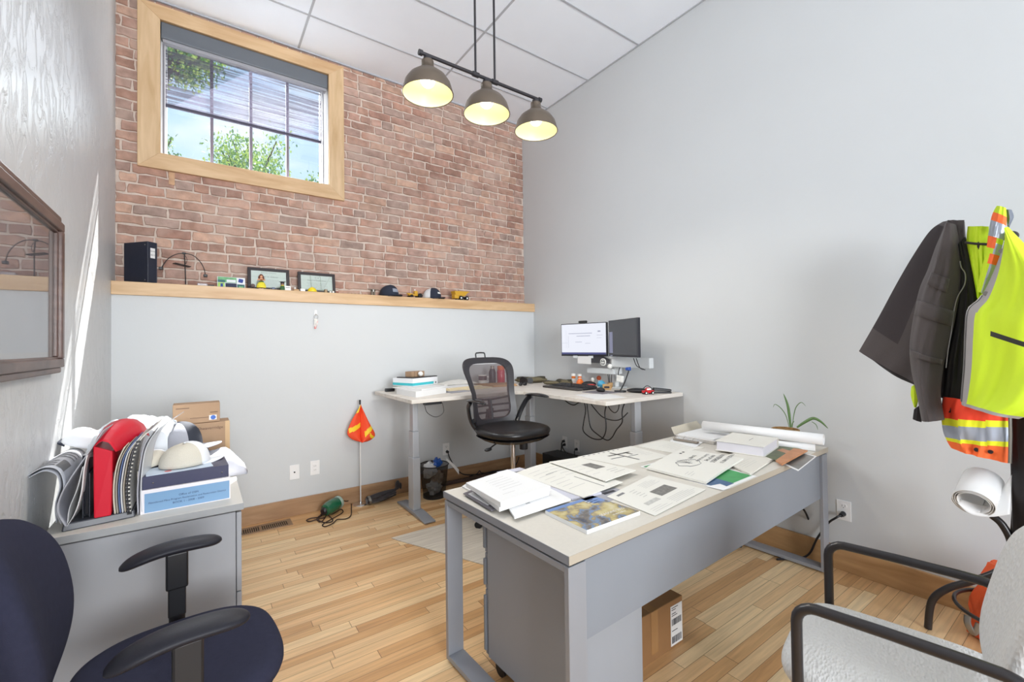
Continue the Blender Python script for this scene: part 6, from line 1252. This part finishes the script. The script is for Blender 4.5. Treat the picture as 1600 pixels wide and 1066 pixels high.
# hanging cables under the right wing
HB = SZ-.03
def hang(label, pix, x, r=.0045): cable(label, [PX(u, v, x) for u, v in pix], r)
hang('black cable drooping left to right beneath the inner desk edge', [(876, 619), (888, 630), (897, 633), (905, 629), (916, 628), (922, 622)], 2.45)
hang('second shallow black cable beneath the inner desk edge', [(886, 620), (893, 625), (905, 626), (918, 624)], 2.5, .004)
hang('longest black cable loop hanging under the desk, outer left strand', [(911, 622), (915, 640), (912, 660), (911, 672), (917, 680), (928, 686), (940, 686), (946, 676), (947, 662), (945, 645), (949, 628)], 2.5)
hang('black cable loop inside the longest loop, rising to the right', [(916, 624), (919, 645), (923, 668), (935, 680), (948, 688), (956, 684), (963, 672), (972, 660), (972, 645), (974, 635), (980, 622)], 2.52)
hang('black cable sagging diagonally across to the desk column', [(918, 624), (930, 640), (942, 652), (958, 657), (970, 655), (981, 645)], 2.56, .004)
hang('short u shaped cable under the desk corner', [(949, 627), (952, 638), (960, 645), (966, 640), (968, 626)], 2.5, .0035)
for u, v, w, lb in (((994, 560), (1000, 575), (1008, 578), 'black monitor cable hanging in front of the bracket'), ((990, 560), (995, 572), (1006, 577), 'second black monitor cable hanging right of the bracket')): cable(lb, [PX(*q, 2.74) for q in (u, v, w)], .0035)
# ================================================================ coat stand and clothes
cs_ = thing('coat_stand', 'black bentwood coat stand at the right wall', 'coat stand', (2.80, .295, 0))
mk('pole', MB().cyl((2.80, .295, .02), (2.80, .295, 1.765), .019, n=20), tubem, cs_, world=True, smooth=True); mk('finial', MB().sph((2.80, .295, 1.785), (.026, .026, .022), n=18, k=10), tubem, cs_, world=True, smooth=True)
for a in (30, 150, 240, 320):
    a = radians(a); d = Vector((cos(a), sin(a), 0)); o = Vector((2.80, .295, 0))
    mk('hook', MB().tube(smooth_path([o+d*.018+Vector((0, 0, 1.60)), o+d*.10+Vector((0, 0, 1.64)), o+d*.15+Vector((0, 0, 1.74)), o+d*.13+Vector((0, 0, 1.78))], 6), .010, 10), tubem, cs_, world=True, smooth=True)
    if a != radians(150): mk('base_leg', MB().tube(smooth_path([o+d*.018+Vector((0, 0, .62)), o+d*.04+Vector((0, 0, .48)), o+d*.05+Vector((0, 0, .36)), o+d*.12+Vector((0, 0, .27)), o+d*.22+Vector((0, 0, .20)), o+d*.27+Vector((0, 0, .10)), o+d*.275+Vector((0, 0, .004))], 7), .0125, 12), tubem, cs_, world=True, smooth=True)
mk('base_ring', MB().tube([(2.80+.20*cos(k*pi/20), .295+.20*sin(k*pi/20), .19) for k in range(40)], .008, 8, closed=True), tubem, cs_, world=True, smooth=True)
cvp = [PX(1550, 806, 2.80), PX(1566, 820, 2.80), PX(1580, 848, 2.80), PX(1576, 875, 2.80), PX(1560, 893, 2.80), PX(1520, 908, 2.79), PX(1480, 920, 2.78), PX(1456, 940, 2.77), PX(1450, 985, 2.77)]
cvp[-1].z = .005
mk('bentwood_curve', MB().tube(smooth_path(cvp, 7), .0145, 12), tubem, cs_, world=True, smooth=True)
def panel(name, t, Lp, Rp, xl, xr, m, bulge=.03, fold=.012, fs=5, seed=0, nu=26, nv=34, back=.02, xb=None, **k):
    """a hanging piece of clothing: front surface between two side lines, a back surface behind it, closed all round"""
    xb = xb or (0, 0)
    Lw = smooth_path([PX(u, v, xl+xb[0]*i/(len(Lp)-1)) for i, (u, v) in enumerate(Lp)], 6); Rw = smooth_path([PX(u, v, xr+xb[1]*i/(len(Rp)-1)) for i, (u, v) in enumerate(Rp)], 6)
    def S(P, v): n = len(P)-1; i = min(int(v*n), n-1); return P[i].lerp(P[i+1], v*n-i)
    def F(u, v):
        a, b = S(Lw, v), S(Rw, v); p = a.lerp(b, u); e = sin(pi*u)**.7
        w = noise.noise(Vector((u*fs+seed, v*1.3+seed, .3*seed)))*fold*2+noise.noise(Vector((u*fs*2.2+v*2, v*3.1, seed)))*fold*.9
        return p+Vector((-(bulge*e+w*e), 0, 0))
    def B(u, v):
        a, b = S(Lw, v), S(Rw, v); p = a.lerp(b, u); return p+Vector((back*sin(pi*u)**.5, 0, 0))
    mb = MB(); mb.grid(F, nu, nv, m if callable(m) else 0); mb.grid(B, nu, nv)
    return mb, F
drk = mat('dark_grey_softshell', srgb(72, 65, 65), .85, bump=.12, bscale=260, sheen=.15); drk2 = mat('dark_fleece_lining', srgb(58, 52, 54), .95, bump=.4, bscale=500); drk3 = mat('black_lining', srgb(30, 27, 30), .8)
jk = thing('work_jacket', 'dark grey zip work jacket hanging leftmost on the coat stand', 'jacket', (2.76, .42, 1.86))
L_ = [(1472, 347), (1452, 362), (1425, 402), (1400, 445), (1372, 497), (1342, 549)]; R_ = [(1506, 345), (1512, 400), (1524, 450), (1528, 520), (1522, 590), (1508, 640)]
mb, F = panel('back', jk, L_, R_, 2.80, 2.74, lambda u, v: 1 if (u < .30 and .10 < v < .84) else 0, bulge=.035, fold=.010, fs=4, seed=2.2, back=.10); mk('body', mb, [drk, drk2], jk, world=True, smooth=True)
hem = MB().grid(lambda u, v: F(u*.75, 1.0-.012*v)+Vector((.03*v+.02, 0, -.03*v*sin(u*pi)-.004)), 16, 4); mk('hem_lining', hem, drk3, jk, world=True, smooth=True, solid=.003)
mb, F = panel('inner', jk, [(1494, 392), (1496, 440), (1488, 500), (1478, 560), (1474, 610), (1470, 642)], [(1509, 370), (1526, 440), (1530, 500), (1524, 560), (1520, 610), (1514, 648)], 2.71, 2.70, 0, bulge=.022, fold=.012, fs=4, seed=5, back=.02); mk('open_front', mb, drk3, jk, world=True, smooth=True)
LS = [(1478, 352), (1462, 385), (1450, 420), (1437, 450), (1428, 490), (1421, 540), (1424, 580), (1432, 615), (1440, 657)]; RS = [(1496, 352), (1504, 400), (1503, 440), (1496, 480), (1488, 520), (1477, 560), (1472, 590), (1470, 620), (1476, 656)]
mb, FS_ = panel('sleeve', jk, LS, RS, 2.73, 2.70, 0, bulge=.060, fold=.014, fs=3, seed=8.1, nu=22, nv=44, back=.05, xb=(-.05, -.05)); mk('sleeve', mb, drk, jk, world=True, smooth=True)
def strip(t, F, u0, u1, v0, v1, m, off=.006, nm='trim', nu=12, nv=3, slant=0): mk(nm, MB().grid(lambda u, v: F(u0+(u1-u0)*u, v0+(v1-v0)*v+slant*u)+Vector((-off, 0, 0)), nu, nv), m, t, world=True, smooth=True, solid=.005)
strip(jk, FS_, .06, .96, .43, .50, drk, nm='sleeve_pocket_flap', slant=-.03); strip(jk, FS_, .08, .96, .635, .665, drk, nm='sleeve_strap'); strip(jk, FS_, .25, .75, .26, .33, drk, nm='sleeve_patch')
mb, F = panel('collar', jk, [(1480, 348), (1486, 365), (1494, 385), (1502, 405)], [(1507, 344), (1506, 365), (1510, 385), (1520, 410)], 2.72, 2.70, 0, bulge=.02, fold=.004, back=.02, nu=10, nv=12); mk('collar', mb, drk, jk, world=True, smooth=True)
mk('zip', MB().tube(smooth_path([PX(u, v, 2.665) for u, v in ((1500, 408), (1502, 418), (1508, 428), (1507, 445), (1496, 465), (1490, 490), (1486, 520), (1481, 550), (1478, 575))], 5), .0022, 6), steel, jk, world=True, smooth=True)
mb, F = panel('cuff', jk, [(1428, 640), (1426, 655)], [(1442, 630), (1440, 660)], 2.75, 2.74, 0, bulge=.01, fold=.003, nu=6, nv=5, back=.02); mk('rear_cuff', mb, drk3, jk, world=True, smooth=True)
hv = mat('hi_vis_yellow', srgb(200, 228, 40), .7, bump=.08, bscale=160); tapeg = mat('grey_piping', srgb(158, 154, 154), .7); refl = mat('silver_reflective', srgb(172, 180, 196), .3, metal=.3); hor = mat('hi_vis_orange', srgb(252, 112, 52), .7); hvs = mat('black_zip', srgb(40, 42, 38), .5)
t = thing('safety_shirt', 'yellow safety garment mostly hidden behind the hi-vis jacket', 'safety garment', (2.72, .37, 1.80))
mb, F = panel('b', t, [(1512, 354), (1510, 375), (1514, 400), (1522, 440), (1526, 460)], [(1545, 354), (1545, 400), (1545, 440), (1540, 470), (1532, 490)], 2.69, 2.66, 0, bulge=.01, fold=.008, nu=14, nv=18, back=.02); mk('body', mb, hv, t, world=True, smooth=True)
mk('strap', MB().tube([PX(1508, 379, 2.665), PX(1525, 381, 2.66), PX(1546, 382, 2.66)], .005, 8), fdk, t, world=True); 
mb, F = panel('c', t, [(1424, 604), (1423, 618), (1428, 636)], [(1432, 600), (1436, 618), (1432, 637)], 2.77, 2.76, 0, bulge=.01, fold=.003, nu=6, nv=6, back=.012); mk('sleeve_tip', mb, hv, t, world=True, smooth=True)
hj = thing('hi_vis_jacket', 'bright yellow hi-vis jacket with grey trim hanging in front on the coat stand', 'safety jacket', (2.62, .28, 1.85))
mb, F = panel('upper', hj, [(1557, 322), (1550, 336), (1545, 360), (1540, 395), (1532, 425), (1526, 455)], [(1572, 325), (1573, 345), (1570, 368), (1562, 400), (1552, 430), (1540, 460)], 2.63, 2.60, lambda u, v: 1 if (.16 < v < .28 or (.46 < v < .55 and u < .6) or (.60 < v < .70 and u > .4)) else (2 if (.28 < v < .46 or (u > .55 and v > .5)) else 0), bulge=.02, fold=.004, nu=16, nv=40, back=.02, seed=3); mk('shoulder', mb, [hv, hor, refl], hj, world=True, smooth=True)
LJ = [(1573, 367), (1564, 395), (1550, 430), (1532, 465), (1512, 484), (1508, 520), (1506, 570), (1503, 610), (1502, 632)]; RJ = [(1576, 355), (1610, 390), (1650, 430), (1665, 480), (1668, 530), (1665, 570), (1655, 610), (1630, 640), (1592, 655)]
def mj(u, v): return 1 if (u < .11+.03*(1-v) or v > .965) else (2 if (.58 < v < .60 and .30 < u < .66) else 0)
mb, FJ = panel('body', hj, LJ, RJ, 2.56, 2.50, mj, bulge=.07, fold=.018, fs=3.5, seed=9.4, nu=60, nv=80, back=.12); mk('body', mb, [hv, tapeg, hvs], hj, world=True, smooth=True)
mb, F = panel('hood', hj, [(1571, 328), (1573, 345), (1575, 360)], [(1581, 328), (1584, 340), (1576, 352)], 2.63, 2.63, 0, bulge=.012, fold=.002, nu=8, nv=8, back=.02); mk('collar_edge', mb, mat('slate_collar', srgb(108, 114, 128), .6), hj, world=True, smooth=True)
for v in (.12, .35): p = FJ(.06, v); mk('snap', MB().cyl(p+Vector((-.006, 0, 0)), p+Vector((.002, 0, 0)), .009, n=14), steel, hj, world=True, smooth=True)
mk('front_zip', MB().tube([FJ(.012, .36+.60*k/20)+Vector((-.004, 0, 0)) for k in range(21)], .0035, 6), mat('zip_grey', srgb(120, 118, 118), .4, metal=.5), hj, world=True, smooth=True)
ov = thing('orange_safety_vest', 'orange safety vest with yellow and silver bands hanging below the jackets', 'safety vest', (2.72, .4, 1.05))
red2 = mat('vest_red_orange', srgb(250, 72, 44), .7); vy = mat('vest_yellow', srgb(238, 240, 40), .7)
def mv(u, v): v = v+.05*(u-.5); return 0 if v < .30 else 2 if v < .40 else 3 if v < .62 else 2 if v < .70 else 1
mb, FV = panel('v', ov, [(1474, 620), (1471, 645), (1473, 672), (1480, 690), (1486, 700)], [(1576, 630), (1577, 655), (1577, 680), (1576, 705), (1575, 724)], 2.70, 2.66, mv, bulge=.035, fold=.014, fs=5, seed=4.7, nu=40, nv=50, back=.06); mk('body', mb, [red2, hor, vy, refl], ov, world=True, smooth=True)
for u in (.52, .74): p = FV(u, .80); mk('snap', MB().cyl(p+Vector((-.008, 0, 0)), p, .008, n=12), fdk, ov, world=True)
mk('zip', MB().tube([PX(u, v, 2.64) for u, v in ((1578, 640), (1579, 680), (1578, 724))], .006, 8), steel, ov, world=True, smooth=True)
t = thing('black_garment', 'black strap like garment hanging straight down beside the pole', 'garment', (2.72, .27, 1.0)); mb, F = panel('g', t, [(1578, 640), (1581, 720), (1582, 800), (1583, 880)], [(1660, 640), (1650, 720), (1640, 800), (1630, 885)], 2.70, 2.66, 0, bulge=.02, fold=.006, nu=12, nv=20, back=.03); mk('cloth', mb, drk3, t, world=True, smooth=True)
# hanging roll of paper
P1, P2 = PX(1520, 786, 2.60), PX(1537, 745, 2.76); ax_ = (P2-P1).normalized(); P2 = P1+ax_*.16
rl = thing('hanging_paper_roll', 'loose roll of white paper stuck in the coat stand beneath the vests', 'paper roll', tuple(P1)); q = ax_.to_track_quat('Z', 'Y').to_matrix(); mb = MB()
def rolls(u, v): a = 2*pi*3.3*u-1.9; r = .046+.021*u; return P1+q @ Vector((r*cos(a), r*sin(a), (.16)*v-.002*sin(a)))
mk('roll', MB().grid(rolls, 130, 2), papr, rl, world=True, smooth=True, solid=.0012)
e1 = rolls(1, 0); t_ = [PX(1505, 800, 2.62), PX(1545, 806, 2.62), PX(1578, 802, 2.64)]; u_ = [PX(1548, 745, 2.70), PX(1565, 760, 2.70), PX(1580, 745, 2.70)]
A_, B_ = smooth_path([PX(1496, 786, 2.61), PX(1515, 803, 2.61), PX(1545, 808, 2.62), PX(1578, 804, 2.64)], 5), smooth_path([PX(1500, 780, 2.63), PX(1545, 790, 2.66), PX(1562, 770, 2.69), PX(1581, 742, 2.72)], 5)
mk('loose_end', MB().grid(lambda u, v: A_[min(int(u*15), 15)].lerp(B_[min(int(u*15), 15)], v), 15, 6), papr, rl, world=True, smooth=True, solid=.001)
# orange bag on the floor
bg_ = thing('orange_bag', 'orange fabric bag on the floor behind the pale guest chair', 'bag', (2.90, .34, 0)); ofb = mat('orange_fabric', srgb(236, 96, 48), .75, bump=.2, bscale=100)
R = []
for k in range(10):
    z = .01+.34*k/9; s = (1-.5*(k/9)**2); R.append([(2.90+(.11+.015*sin(j*1.7+k))*s*cos(2*pi*j/20), .33+(.13+.02*sin(j*2.3+k*.7))*s*sin(2*pi*j/20), z) for j in range(20)])
mk('bag_body', MB().loft(R), ofb, bg_, world=True, smooth=True); mk('buckle', MB().tube(smooth_path([PX(1512, 962, 2.78), PX(1512, 975, 2.77), PX(1522, 990, 2.77), PX(1530, 975, 2.78)], 5), .006, 8, sx=2), steel, bg_, world=True, smooth=True)
